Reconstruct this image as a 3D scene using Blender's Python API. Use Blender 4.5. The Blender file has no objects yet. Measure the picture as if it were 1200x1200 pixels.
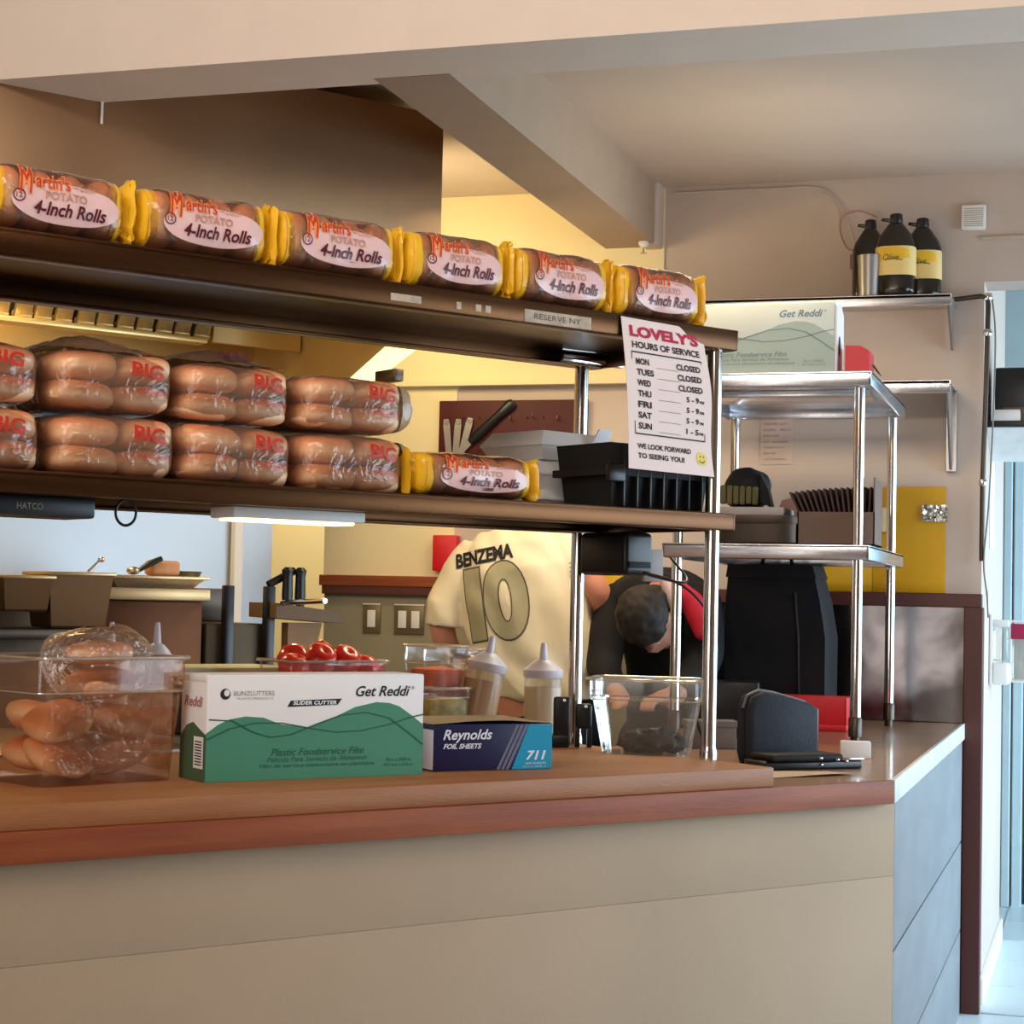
import bpy, bmesh, math, random
from mathutils import Vector, Matrix, noise
from mathutils.bvhtree import BVHTree
R = math.radians
C = bpy.context.scene.collection
SC = bpy.context.scene

# ------------------------------------------------------------------ camera
cam = bpy.data.cameras.new('camera'); co = bpy.data.objects.new('camera', cam); C.objects.link(co)
PITCH, ROLL, YAW, FPX = .0466, .02214, -.30675, 2190.
fw = Vector((math.sin(YAW)*math.cos(PITCH), math.cos(YAW)*math.cos(PITCH), math.sin(PITCH)))
r0 = Vector((math.cos(YAW), -math.sin(YAW), 0)); u0 = r0.cross(fw)
rr = math.cos(ROLL)*r0 + math.sin(ROLL)*u0; uu = -math.sin(ROLL)*r0 + math.cos(ROLL)*u0
m = Matrix((rr, uu, -fw)).transposed().to_4x4(); m.translation = (0, 0, 1.427); co.matrix_world = m
cam.sensor_width = 36; cam.lens = 36*FPX/1200; cam.clip_end = 60; cam.clip_start = .05
SC.camera = co
# ------------------------------------------------------------------ world, lights, exposure
SC.view_settings.view_transform = 'Standard'; SC.view_settings.look = 'None'
SC.view_settings.exposure = 0.0; SC.view_settings.gamma = 1; SC.view_settings.use_curve_mapping = False
w = bpy.data.worlds.new('world'); SC.world = w; w.use_nodes = True
bg = w.node_tree.nodes['Background']; bg.inputs[0].default_value = (.95, .86, .78, 1); bg.inputs[1].default_value = .13
def area(name, loc, target, size, sizey, power, col, spread=180):
    l = bpy.data.lights.new(name, 'AREA'); l.shape = 'RECTANGLE'; l.size = size; l.size_y = sizey
    l.energy = power; l.color = col; l.spread = R(spread)
    o = bpy.data.objects.new(name, l); C.objects.link(o); o.location = loc
    o.rotation_euler = (Vector(target)-Vector(loc)).to_track_quat('-Z', 'Y').to_euler(); return o
area('window_daylight', (2.9, 6.0, 1.5), (-.6, 6.2, .5), 4.5, 1.8, 120, (.66, .84, 1), 130)
area('hall_daylight', (2.2, 8.4, 1.6), (-.4, 8.4, .6), 1.8, 2.0, 75, (.5, .8, 1), 150)
area('header_fill_light', (-.9, 1.3, 3.5), (-.9, 4.28, 3.05), 3.6, .5, 62, (1, .93, .86), 150)  # unseen lamp added to brighten the header in place of bounced daylight
area('dining_room_lamp', (-1.6, -1.4, 3.2), (-1.0, 3.4, .9), 2.6, 1.4, 34, (1, .82, .66), 150)
area('kitchen_ceiling_lamp', (-1.25, 5.75, 2.74), (-1.25, 5.7501, 0), .9, .5, 24, (1, .80, .52), 150)
area('street_window', (-2.5, -3.85, 1.60), (-2.5, 0, 1.60), 2.4, 1.5, 75, (1, .95, .9))
area('hood_lamp', (-3.25, 4.9, 2.5), (-3.1, 5.1, 1.2), 1.0, .3, 22, (1, .72, .34))
area('rear_ceiling_lamp', (-2.45, 6.15, 2.55), (-2.3, 6.7, 2.7), .5, .3, 8, (1, .80, .44))
area('back_passage_lamp', (-3.7, 8.0, 2.7), (-3.6, 8.3, 0), .8, .4, 26, (1, .85, .55))

# ------------------------------------------------------------------ materials
def lin(c): return tuple(((v/255+.055)/1.055)**2.4 if v > 10 else v/255/12.92 for v in c)+(1,)
MATS = {}
def mat(name, col, rough=.6, metal=0, var=.12, scale=8, bump=.0, bscale=60, spec=.4, coat=0, stretch=(1,1,1), emit=0, sub=0, rvar=0, alpha=1):
    if name in MATS: return MATS[name]
    mt = bpy.data.materials.new(name); mt.use_nodes = True; MATS[name] = mt
    nt = mt.node_tree; b = nt.nodes['Principled BSDF']; L = nt.links.new
    c = lin(col)
    tc = nt.nodes.new('ShaderNodeTexCoord'); mp = nt.nodes.new('ShaderNodeMapping'); mp.inputs['Scale'].default_value = stretch
    L(tc.outputs['Object'], mp.inputs[0])
    nz = nt.nodes.new('ShaderNodeTexNoise'); nz.inputs['Scale'].default_value = scale; nz.inputs['Detail'].default_value = 5
    L(mp.outputs[0], nz.inputs['Vector'])
    cr = nt.nodes.new('ShaderNodeValToRGB'); cr.color_ramp.elements[0].position = .3; cr.color_ramp.elements[1].position = .7
    cr.color_ramp.elements[0].color = tuple(v*(1-var) for v in c[:3])+(1,); cr.color_ramp.elements[1].color = tuple(min(1, v*(1+var)) for v in c[:3])+(1,)
    L(nz.outputs['Fac'], cr.inputs[0]); L(cr.outputs[0], b.inputs['Base Color'])
    b.inputs['Roughness'].default_value = rough; b.inputs['Metallic'].default_value = metal
    b.inputs['Specular IOR Level'].default_value = spec; b.inputs['Coat Weight'].default_value = coat; b.inputs['Coat Roughness'].default_value = .1
    if rvar:
        mr = nt.nodes.new('ShaderNodeMapRange'); mr.inputs['To Min'].default_value = max(.03, rough-rvar); mr.inputs['To Max'].default_value = rough+rvar
        L(nz.outputs['Fac'], mr.inputs['Value']); L(mr.outputs[0], b.inputs['Roughness'])
    if bump:
        n2 = nt.nodes.new('ShaderNodeTexNoise'); n2.inputs['Scale'].default_value = bscale; n2.inputs['Detail'].default_value = 4
        L(mp.outputs[0], n2.inputs['Vector']); bp = nt.nodes.new('ShaderNodeBump'); bp.inputs['Strength'].default_value = bump; bp.inputs['Distance'].default_value = .01
        L(n2.outputs['Fac'], bp.inputs['Height']); L(bp.outputs[0], b.inputs['Normal'])
    if emit: b.inputs['Emission Color'].default_value = c; b.inputs['Emission Strength'].default_value = emit
    if sub: b.inputs['Subsurface Weight'].default_value = sub; b.inputs['Subsurface Radius'].default_value = (.02, .01, .005)
    return mt
def clear(name, tint=(1, 1, 1), gloss=.12, base=.04, bump=0, bscale=30, haze=0, hcol=(1, 1, 1), fr=1.0):
    if name in MATS: return MATS[name]
    mt = bpy.data.materials.new(name); mt.use_nodes = True; MATS[name] = mt
    nt = mt.node_tree; nt.nodes.remove(nt.nodes['Principled BSDF']); L = nt.links.new; out = nt.nodes['Material Output']
    tr = nt.nodes.new('ShaderNodeBsdfTransparent'); tr.inputs[0].default_value = tint+(1,)
    gl = nt.nodes.new('ShaderNodeBsdfGlossy'); gl.inputs['Roughness'].default_value = gloss; gl.inputs[0].default_value = (1, 1, 1, 1)
    fn = nt.nodes.new('ShaderNodeFresnel'); fn.inputs[0].default_value = 1.45
    mm = nt.nodes.new('ShaderNodeMath'); mm.operation = 'MULTIPLY_ADD'; mm.inputs[1].default_value = fr; mm.inputs[2].default_value = base; mm.use_clamp = True
    L(fn.outputs[0], mm.inputs[0]); mx = nt.nodes.new('ShaderNodeMixShader'); L(mm.outputs[0], mx.inputs[0]); L(tr.outputs[0], mx.inputs[1]); L(gl.outputs[0], mx.inputs[2])
    last = mx
    if haze:
        df = nt.nodes.new('ShaderNodeBsdfDiffuse'); df.inputs[0].default_value = lin(hcol); m2 = nt.nodes.new('ShaderNodeMixShader'); m2.inputs[0].default_value = haze
        L(mx.outputs[0], m2.inputs[1]); L(df.outputs[0], m2.inputs[2]); last = m2
    L(last.outputs[0], out.inputs[0])
    if bump:
        tc = nt.nodes.new('ShaderNodeTexCoord')
        nz = nt.nodes.new('ShaderNodeTexNoise'); nz.inputs['Scale'].default_value = bscale; nz.inputs['Detail'].default_value = 2; nz.inputs['Distortion'].default_value = 1.5
        L(tc.outputs['Object'], nz.inputs['Vector'])
        bp = nt.nodes.new('ShaderNodeBump'); bp.inputs['Strength'].default_value = bump; bp.inputs['Distance'].default_value = .02
        L(nz.outputs['Fac'], bp.inputs['Height']); L(bp.outputs[0], gl.inputs['Normal']); L(bp.outputs[0], fn.inputs['Normal'])
    return mt
def wood(name, c1, c2, rough=.45, stretch=(1, 12, 12), scale=3, coat=.0):
    if name in MATS: return MATS[name]
    mt = mat(name, c1, rough, 0, 0, scale, .15, 40, stretch=stretch, coat=coat)
    cr = [n for n in mt.node_tree.nodes if n.type == 'VALTORGB'][0]
    cr.color_ramp.elements[0].color = lin(c1); cr.color_ramp.elements[1].color = lin(c2); return mt
M_HEAD = mat('cream_header_paint', (226, 208, 192), .85, var=.02, bump=.05, bscale=90)
M_WALL = mat('beige_wall_paint', (196, 178, 166), .8, var=.03, scale=2, bump=.05, bscale=120)
M_CEIL = mat('ceiling_paint', (190, 172, 158), .9, var=.03, scale=3)
M_CREAM = mat('cream_wall_paint', (236, 220, 176), .8, var=.03, scale=2)
M_WAIN = mat('sage_wainscot_paint', (150, 142, 116), .6, var=.05, scale=4)
M_STEEL = mat('brushed_steel', (178, 174, 170), .34, 1, .05, 4, .06, 50, stretch=(1, 1, 30), rvar=.06)
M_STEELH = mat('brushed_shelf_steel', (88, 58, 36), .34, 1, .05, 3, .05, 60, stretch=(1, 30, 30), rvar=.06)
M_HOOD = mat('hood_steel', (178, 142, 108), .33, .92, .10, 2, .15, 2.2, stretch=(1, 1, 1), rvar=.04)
M_RACK = mat('bright_rack_steel', (226, 226, 230), .24, 1, .04, 4, .04, 50, stretch=(30, 1, 30), rvar=.05)
M_CHROME = mat('chrome_tube', (215, 212, 208), .12, 1, .02, 5)
M_SPLASH = mat('polished_splash_steel', (112, 106, 106), .22, 1, .12, 2.5, .6, 2.2, rvar=.08)
M_DARKST = mat('dark_steel', (84, 74, 66), .4, 1, .1, 5)
M_MAROON = mat('maroon_trim_paint', (86, 44, 36), .45, var=.08, scale=6)
M_WOODT = wood('orange_wood_edge', (124, 54, 18), (150, 76, 32), .55, (1, 14, 14))
M_BLOCK = wood('maple_butcher_block', (146, 88, 46), (164, 108, 62), .5, (1, 10, 10))
M_TOP = wood('worn_wood_counter', (140, 104, 76), (166, 130, 98), .3, (1, 8, 8), 4, .35)
M_PANEL = mat('tan_counter_panel', (172, 148, 122), .75, var=.05, scale=2.5, bump=.07, bscale=140)
M_SIDEP = mat('grey_side_panel', (128, 130, 134), .55, var=.10, scale=3, stretch=(1, 1, 3))
M_OFFWHITE = mat('off_white_and_edge_glare', (214, 216, 214), .4, var=.08, scale=12)  # on the counter's side edge this pale colour stands for glare
M_WHITE = mat('white_plastic', (230, 228, 224), .45, var=.03)
M_BLACK = mat('black_plastic', (20, 19, 20), .35, var=.1)
M_MBLACK = mat('matte_black', (14, 13, 14), .7, var=.2)
M_CARDW = mat('white_card', (228, 224, 222), .75, var=.03, scale=5)
M_CARDB = mat('brown_card', (120, 96, 84), .8, var=.08, scale=6)
M_PAPER = mat('sign_paper', (232, 212, 206), .8, var=.02, scale=3)
M_INK = mat('black_ink', (30, 26, 28), .7, var=0)
M_REDINK = mat('crimson_ink', (178, 30, 62), .7, var=0)
M_RED = mat('red_plastic', (205, 24, 34), .4, var=.05)
M_DKRED = mat('dark_red_pegboard', (72, 12, 12), .6, var=.1, scale=10)
M_YEL = mat('mustard_yellow_board', (206, 152, 10), .5, var=.06, scale=5)
M_FLOOR = mat('pale_floor_tile', (206, 216, 220), .3, var=.06, scale=3)
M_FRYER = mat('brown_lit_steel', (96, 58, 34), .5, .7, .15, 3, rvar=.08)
M_SKIN = mat('skin', (206, 140, 116), .55, var=.06, scale=20, sub=.1)
M_SKIND = mat('warm_skin', (176, 124, 100), .55, var=.06, scale=20, sub=.1)
M_JERSEY = mat('cream_jersey', (238, 224, 192), .75, var=.03, scale=10, bump=.1, bscale=14)
M_SHIRTB = mat('black_shirt', (16, 15, 18), .85, var=.3, scale=12)
M_HAIR = mat('dark_hair', (40, 33, 28), .7, var=.4, scale=60)
M_PANTS = mat('dark_trousers', (30, 28, 32), .8, var=.2)
M_GREYP = mat('grey_print', (150, 144, 118), .6, var=.05)
M_BUN = mat('bun_side', (206, 150, 104), .6, var=.08, scale=20, sub=.05)
M_FILMY = mat('yellow_bag_film', (232, 178, 34), .3, var=.1, scale=20, bump=.3, bscale=35, coat=.3)
M_LABEL = mat('pink_white_bag_print', (228, 186, 182), .35, var=.03, coat=.3)
M_LABR = mat('red_bag_print', (200, 52, 18), .35, var=0)
M_LABO = mat('orange_bag_print', (236, 150, 96), .35, var=0)
M_LABM = mat('maroon_bag_print', (84, 22, 34), .35, var=0)
M_LABG = mat('tan_bag_print', (190, 140, 116), .35, var=0)
M_BIGP = mat('big_red_print', (190, 44, 24), .4, var=0)
CL_FILM = clear('clear_bag_film', (.99, .95, .9), .2, .02, .4, 25, .12, (240, 186, 150), fr=.9)
CL_FILM2 = clear('clear_roll_film', (.99, .95, .88), .2, .02, .3, 20, .04, (255, 200, 170))
CL_TUB = clear('clear_polycarbonate', (.93, .93, .91), .06, .015, fr=.6, haze=.06, hcol=(220, 215, 205))
CL_BOT = clear('cloudy_bottle', (.95, .93, .88), .2, .01, fr=.6, haze=.22, hcol=(235, 225, 205))
def bun_mat():
    mt = mat('bun_crust', (184, 112, 62), .5, var=.1, scale=12, sub=.05, coat=.05)
    nt = mt.node_tree; L = nt.links.new; b = nt.nodes['Principled BSDF']
    tc = nt.nodes.new('ShaderNodeTexCoord'); sp = nt.nodes.new('ShaderNodeSeparateXYZ'); L(tc.outputs['Generated'], sp.inputs[0])
    cr = nt.nodes.new('ShaderNodeValToRGB'); e = cr.color_ramp.elements
    e[0].position = 0; e[0].color = lin((220, 146, 100)); e[1].position = 1; e[1].color = lin((206, 124, 76))
    for p, c in ((.20, (232, 178, 134)), (.42, (250, 216, 178)), (.55, (240, 196, 152)), (.78, (218, 144, 96))):
        k = e.new(p); k.color = lin(c)
    nz = [n for n in nt.nodes if n.type == 'TEX_NOISE'][0]
    ad = nt.nodes.new('ShaderNodeMath'); ad.operation = 'MULTIPLY_ADD'; ad.inputs[1].default_value = .25; L(nz.outputs['Fac'], ad.inputs[0])
    su = nt.nodes.new('ShaderNodeMath'); su.operation = 'SUBTRACT'; su.inputs[1].default_value = .125; L(sp.outputs[2], su.inputs[0]); L(su.outputs[0], ad.inputs[2])
    L(ad.outputs[0], cr.inputs[0]); L(cr.outputs[0], b.inputs['Base Color']); return mt
M_CRUST = bun_mat()

# ------------------------------------------------------------------ mesh helpers
class MB:
    def __init__(s): s.v = []; s.f = []
    def add(s, v, f, M=None):
        k = len(s.v); s.v += [tuple(M @ Vector(p)) for p in v] if M else [tuple(p) for p in v]
        s.f += [tuple(i+k for i in q) for q in f]; return s
    def box(s, x0, x1, y0, y1, z0, z1, b=0, seg=2, M=None):
        bm = bmesh.new(); bmesh.ops.create_cube(bm, size=1)
        for q in bm.verts: q.co = Vector((x0+(q.co.x+.5)*(x1-x0), y0+(q.co.y+.5)*(y1-y0), z0+(q.co.z+.5)*(z1-z0)))
        b = min(b, abs(x1-x0)*.45, abs(y1-y0)*.45, abs(z1-z0)*.45)
        if b > 0: bmesh.ops.bevel(bm, geom=bm.edges[:], offset=b, segments=seg, affect='EDGES', profile=.5)
        bm.verts.index_update()
        s.add([q.co.copy() for q in bm.verts], [[q.index for q in f.verts] for f in bm.faces], M); bm.free(); return s
    def rings(s, rs, caps=True, closed=False, M=None):
        n = len(rs[0]); v = [p for r in rs for p in r]; f = []
        for i in range(len(rs)-(0 if closed else 1)):
            a = i*n; b = ((i+1) % len(rs))*n
            for j in range(n): k = (j+1) % n; f.append((a+j, a+k, b+k, b+j))
        if caps and not closed: f.append(tuple(range(n))[::-1]); f.append(tuple(range((len(rs)-1)*n, len(rs)*n)))
        return s.add(v, f, M)
    def tube(s, pts, r, n=10, caps=True, closed=False, M=None):
        pts = [Vector(p) for p in pts]; rs = []; N = len(pts)
        up = Vector((0, 0, 1)); t0 = (pts[1]-pts[0]).normalized()
        if abs(t0.dot(up)) > .95: up = Vector((0, 1, 0))
        nx = t0.cross(up).normalized()
        for i, p in enumerate(pts):
            if closed: t = (pts[(i+1) % N]-pts[i-1]).normalized()
            else: t = (pts[min(i+1, N-1)]-pts[max(i-1, 0)]).normalized()
            nx = (nx-t*nx.dot(t)).normalized(); ny = t.cross(nx)
            q = r[i] if isinstance(r, (list, tuple)) else r
            rs.append([p+nx*math.cos(a)*q+ny*math.sin(a)*q for a in [2*math.pi*k/n for k in range(n)]])
        return s.rings(rs, caps, closed, M)
    def lathe(s, prof, n=28, c=(0, 0, 0), sx=1, sy=1, M=None, caps=True, pw=2):
        def pt(r, z, a):
            ca, sa = math.cos(a), math.sin(a); e = 2/pw
            return Vector((c[0]+sx*r*math.copysign(abs(ca)**e, ca), c[1]+sy*r*math.copysign(abs(sa)**e, sa), c[2]+z))
        return s.rings([[pt(max(r, 1e-4), z, 2*math.pi*k/n) for k in range(n)] for r, z in prof], caps, False, M)
    def ell(s, c, r, nu=20, nv=12, M=None, p=2., wob=0, seed=0):
        e = 2/p; rs = []
        g = lambda x: math.copysign(abs(x)**e, x)
        for i in range(nv+1):
            t = -math.pi/2+math.pi*i/nv; ring = []
            for k in range(nu):
                a = 2*math.pi*k/nu; q = Vector((g(math.cos(a))*g(math.cos(t)), g(math.sin(a))*g(math.cos(t)), g(math.sin(t))))
                if i in (0, nv): q = Vector((math.cos(a)*1e-3, math.sin(a)*1e-3, q.z))
                if wob: q *= 1+wob*noise.noise(q*1.7+Vector((seed, 3.1*seed, 0)))
                ring.append(Vector((c[0]+r[0]*q.x, c[1]+r[1]*q.y, c[2]+r[2]*q.z)))
            rs.append(ring)
        return s.rings(rs, True, False, M)
    def prism(s, poly, d0, d1, ax='z', M=None):
        # poly in (x,y) for z, (x,z) for y, (y,z) for x
        def P(a, b, d): return {'z': (a, b, d), 'y': (a, d, b), 'x': (d, a, b)}[ax]
        n = len(poly); v = [P(a, b, d0) for a, b in poly]+[P(a, b, d1) for a, b in poly]
        f = [tuple(range(n))[::-1], tuple(range(n, 2*n))]+[(i, (i+1) % n, n+(i+1) % n, n+i) for i in range(n)]
        return s.add(v, f, M)
    def grid(s, fn, nu, nv, M=None):
        v = [fn(i/nu, j/nv) for j in range(nv+1) for i in range(nu+1)]
        f = [(j*(nu+1)+i, j*(nu+1)+i+1, (j+1)*(nu+1)+i+1, (j+1)*(nu+1)+i) for j in range(nv) for i in range(nu)]
        return s.add(v, f, M)
    def mesh(s, name, smooth=35):
        me = bpy.data.meshes.new(name); me.from_pydata(s.v, [], s.f)
        bm = bmesh.new(); bm.from_mesh(me); bmesh.ops.recalc_face_normals(bm, faces=bm.faces[:]); bm.to_mesh(me); bm.free()
        if smooth:
            me.polygons.foreach_set('use_smooth', [True]*len(me.polygons)); me.set_sharp_from_angle(angle=R(smooth))
        me.update(); return me
def link(name, data, mt, parent=None, loc=(0, 0, 0), rot=(0, 0, 0)):
    o = bpy.data.objects.new(name, data)
    if mt: data.materials.clear(); data.materials.append(mt)
    C.objects.link(o); o.location = loc; o.rotation_euler = rot
    if parent: o.parent = parent
    return o
def part(name, mb, mt, parent, label=None, smooth=35, loc=(0, 0, 0), rot=(0, 0, 0)):
    o = link(name, mb.mesh(name, smooth), mt, parent, loc, rot)
    if label: o['label'] = label
    return o
def meta(o, label, cat, group=None):
    o['label'] = label; o['category'] = cat
    if group: o['group'] = group
    return o
def thing(name, label, cat, loc=(0, 0, 0), rz=0, group=None, rot=None):
    o = bpy.data.objects.new(name, None); C.objects.link(o); o.location = loc; o.rotation_euler = rot or (0, 0, rz)
    o.empty_display_size = .05; return meta(o, label, cat, group)
def solo(name, mb, mt, label, cat, loc=(0, 0, 0), rz=0, group=None, smooth=35, rot=None):
    return meta(link(name, mb.mesh(name, smooth), mt, None, loc, rot or (0, 0, rz)), label, cat, group)
def struct(name, mb, mt, parent=None, loc=(0, 0, 0), rz=0, smooth=0):
    o = link(name, mb.mesh(name, smooth), mt, parent, loc, (0, 0, rz))
    if not parent: o['kind'] = 'structure'
    return o
def copy_tree(o, parent=None):
    c = o.copy(); C.objects.link(c)
    if parent: c.parent = parent
    for ch in [x for x in C.objects if x.parent == o]: copy_tree(ch, c)
    return c
CY = .94716
CD = Vector((math.cos(CY), math.sin(CY), 0)); CN = Vector((-math.sin(CY), math.cos(CY), 0))
def P(c, n, z=0): return CD*c+CN*n+Vector((0, 0, z))          # pass-counter frame: c along the counter, n towards the kitchen
def rotM(rx=0, ry=0, rz=0, t=(0, 0, 0)):
    return Matrix.Translation(t) @ Matrix.Rotation(rz, 4, 'Z') @ Matrix.Rotation(ry, 4, 'Y') @ Matrix.Rotation(rx, 4, 'X')
# text ------------------------------------------------------------
TC = {}
def glyphs(s, shear=0, bold=0, sp=1):
    k = (s, shear, bold, sp)
    if k in TC: return TC[k]
    cu = bpy.data.curves.new('t', 'FONT'); cu.body = s; cu.size = 1; cu.shear = shear; cu.offset = bold; cu.resolution_u = 7 if s in '10' else 3; cu.space_character = sp
    ob = bpy.data.objects.new('t', cu); C.objects.link(ob)
    me = bpy.data.meshes.new_from_object(ob)
    v = [(q.co.x, q.co.y) for q in me.vertices]; f = [tuple(p.vertices) for p in me.polygons]
    bpy.data.objects.remove(ob); bpy.data.curves.remove(cu); bpy.data.meshes.remove(me)
    x0 = min(q[0] for q in v); x1 = max(q[0] for q in v); y0 = min(q[1] for q in v); y1 = max(q[1] for q in v)
    TC[k] = (v, f, x0, x1, y0, y1); return TC[k]
def text(mb, s, fn, u, v, wd, ht, rot=0, shear=0, bold=.0, sp=1, cut=0, th=0):
    """letters filling the box centred on (u,v), size wd x ht; fn maps (u,v) to the surface"""
    vs, fs, x0, x1, y0, y1 = glyphs(s, shear, bold, sp)
    bm = bmesh.new()
    ca, sa = math.cos(rot), math.sin(rot)
    bv = [bm.verts.new((((x-x0)/(x1-x0)-.5)*wd, ((y-y0)/(y1-y0)-.5)*ht, 0)) for x, y in vs]
    for f in fs:
        try: bm.faces.new([bv[i] for i in f])
        except ValueError: pass
    if cut:
        for _ in range(4):
            es = [e for e in bm.edges if e.calc_length() > cut]
            if not es: break
            bmesh.ops.subdivide_edges(bm, edges=es, cuts=1); bmesh.ops.triangulate(bm, faces=bm.faces[:])
    bm.verts.index_update()
    mb.add([fn(u+q.co.x*ca-q.co.y*sa, v+q.co.x*sa+q.co.y*ca) for q in bm.verts], [[q.index for q in f.verts] for f in bm.faces]); bm.free()
def shape(mb, pts, fn, cut=.0, hole=None):
    """flat print outline (polygon in u,v) laid on surface fn"""
    bm = bmesh.new(); bv = [bm.verts.new((x, y, 0)) for x, y in pts]; bm.faces.new(bv)
    if cut:
        bmesh.ops.triangulate(bm, faces=bm.faces[:])
        for _ in range(5):
            es = [e for e in bm.edges if e.calc_length() > cut]
            if not es: break
            bmesh.ops.subdivide_edges(bm, edges=es, cuts=1); bmesh.ops.triangulate(bm, faces=bm.faces[:])
    bm.verts.index_update(); mb.add([fn(q.co.x, q.co.y) for q in bm.verts], [[q.index for q in f.verts] for f in bm.faces]); bm.free()
def stripline(mb, pts, wd, fn):
    a = []; b = []
    for i, p in enumerate(pts):
        q = pts[min(i+1, len(pts)-1)]; o = pts[max(i-1, 0)]; t = Vector((q[0]-o[0], q[1]-o[1])).normalized(); nx = Vector((-t.y, t.x))*wd/2
        a.append(fn(p[0]+nx.x, p[1]+nx.y)); b.append(fn(p[0]-nx.x, p[1]-nx.y))
    n = len(pts); mb.add(a+b, [(i, i+1, n+i+1, n+i) for i in range(n-1)])
def ovalpts(u, v, a, b, n=32, p=2.): return [(u+a*math.copysign(abs(math.cos(t))**(2/p), math.cos(t)), v+b*math.copysign(abs(math.sin(t))**(2/p), math.sin(t))) for t in [2*math.pi*k/n for k in range(n)]]

# ================================================================== THE SETTING
CEIL = 3.007; YB = 6.904
fl = struct('floor', MB().box(-8, 4, -4, 12, -.1, 0), M_FLOOR)
tile = MB().box(.004, .446, .004, .496, 0, .006, .002, 1).mesh('tile', 0)
for i in range(5):
    for j in range(7): link('tile', tile, M_FLOOR, fl, (-.42+.45*i, 6.9+.505*j-.02, 0))
struct('ceiling', MB().box(-8, 4, 4.4, 12, CEIL, CEIL+.1), M_CEIL)
struct('ceiling_dining', MB().box(-8, 4, -4, 4.4, 3.6, 3.7), M_CEIL)
struct('wall_front', MB().box(-6, 4, 4.28, 4.55, 2.782, 3.6), M_HEAD)
struct('trim_1', MB().box(-1.83, -1.62, 4.5, YB, 2.78, CEIL+.01), mat('beam_paint', (166, 142, 120), .85, var=.03))       # ceiling beam
struct('trim_2', MB().box(-1.675, -1.605, 6.80, YB+.02, 2.77, CEIL+.01, .01), M_WALL)
wb = struct('wall_back', MB().prism([(-2.965, 0), (-.415, 0), (-.415, 2.61), (4, 2.61), (4, CEIL+.05), (-2.965, CEIL+.05)], YB, YB+.2, 'y').box(-2.965, -.415, YB+.19, 8.4, 0, CEIL+.05), M_WALL)
struct('wall_far', MB().box(-8, -2.5, 8.8, 9, 0, CEIL+.05), M_CREAM)
struct('wall_left', MB().box(-6.2, -6, -4, 9, 0, 3.7), M_WALL)
struct('wall_rear', MB().box(-6, 4, -4.1, -4, 0, 3.7), M_HEAD)
struct('window_2', MB().box(-3.8, -1.2, -3.99, -3.93, .78, .84).box(-3.8, -1.2, -3.99, -3.93, 2.36, 2.42).box(-3.8, -3.74, -3.99, -3.93, .84, 2.36).box(-1.26, -1.2, -3.99, -3.93, .84, 2.36).box(-2.53, -2.47, -3.99, -3.93, .84, 2.36), M_WHITE)
# right wall with a wide shop window
struct('wall_right', MB().box(3.4, 3.6, -4, 12, 0, .5).box(3.4, 3.6, -4, 12, 2.7, 3.7).box(3.4, 3.6, -4, 3.2, .5, 2.7).box(3.4, 3.6, 9.2, 12, .5, 2.7), M_WALL)
wn = struct('window_1', MB().box(3.42, 3.5, 3.2, 3.28, .5, 2.7).box(3.42, 3.5, 9.12, 9.2, .5, 2.7).box(3.42, 3.5, 6.16, 6.24, .5, 2.7).box(3.42, 3.5, 3.2, 9.2, .5, .56).box(3.42, 3.5, 3.2, 9.2, 2.64, 2.7), M_WHITE)
# lit upper rear wall painted in as cream, with an added ledge for the shade line
struct('trim_3', MB().box(-2.965, -1.62, YB-.05, YB+.01, 2.255, 2.275).box(-2.965, -1.60, YB-.008, YB+.01, 2.275, CEIL), M_CREAM)
# maroon rail, post, wainscot
struct('trim_4', MB().box(-2.96, -.41, YB-.045, YB+.01, 1.432, 1.482, .004), M_MAROON)
struct('trim_5', MB().box(-.472, -.405, YB-.05, YB+.02, 0, 1.434, .004), M_MAROON)
struct('trim_6', MB().box(-2.97, -2.42, YB-.05, YB+.01, 1.466, 1.508, .003), M_WOODT)
struct('wall_wainscot', MB().box(-2.96, -1.55, YB-.012, YB+.01, 0, 1.45), M_WAIN)
struct('wall_upper_left', MB().box(-2.968, -2.42, YB-.01, YB+.01, 1.5, 2.255), M_CREAM)
def splash(u, v):
    x = -1.55+1.08*u; z = .9+.535*v
    return (x, YB-.02+.006*noise.noise(Vector((x*3.2, 0, z*3.2)))+.003*noise.noise(Vector((x*9, 4, z*7))), z)
struct('wall_splash_steel', MB().grid(splash, 50, 26), M_SPLASH, smooth=60)
# hall beyond the opening
struct('baseboard_1', MB().box(-.416, -.40, 7.0, 8.39, 0, .1, .004), M_WHITE)
hb = struct('wall_hall', MB().box(-2, -.5, 9.5, 9.6, 0, CEIL+.05).box(-.1, 4, 9.5, 9.6, 0, CEIL+.05).box(-.5, -.1, 9.5, 9.6, 2.2, CEIL+.05), mat('pale_blue_hall_paint', (190, 204, 208), .8, var=.03))
dr = struct('door_1', MB().box(-.36, .45, 9.46, 9.5, 0, 2.2), mat('dark_door_glass', (16, 34, 48), .15, var=.1))
struct('door_frame', MB().box(-.46, -.42, 9.36, 9.5, 0, 2.2, .005).box(-.41, -.365, 9.38, 9.5, 0, 2.2, .005).box(-.5, .45, 9.36, 9.5, 2.2, 2.28, .005), mat('pale_blue_frame', (196, 212, 216), .5, var=.03), dr)
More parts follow.
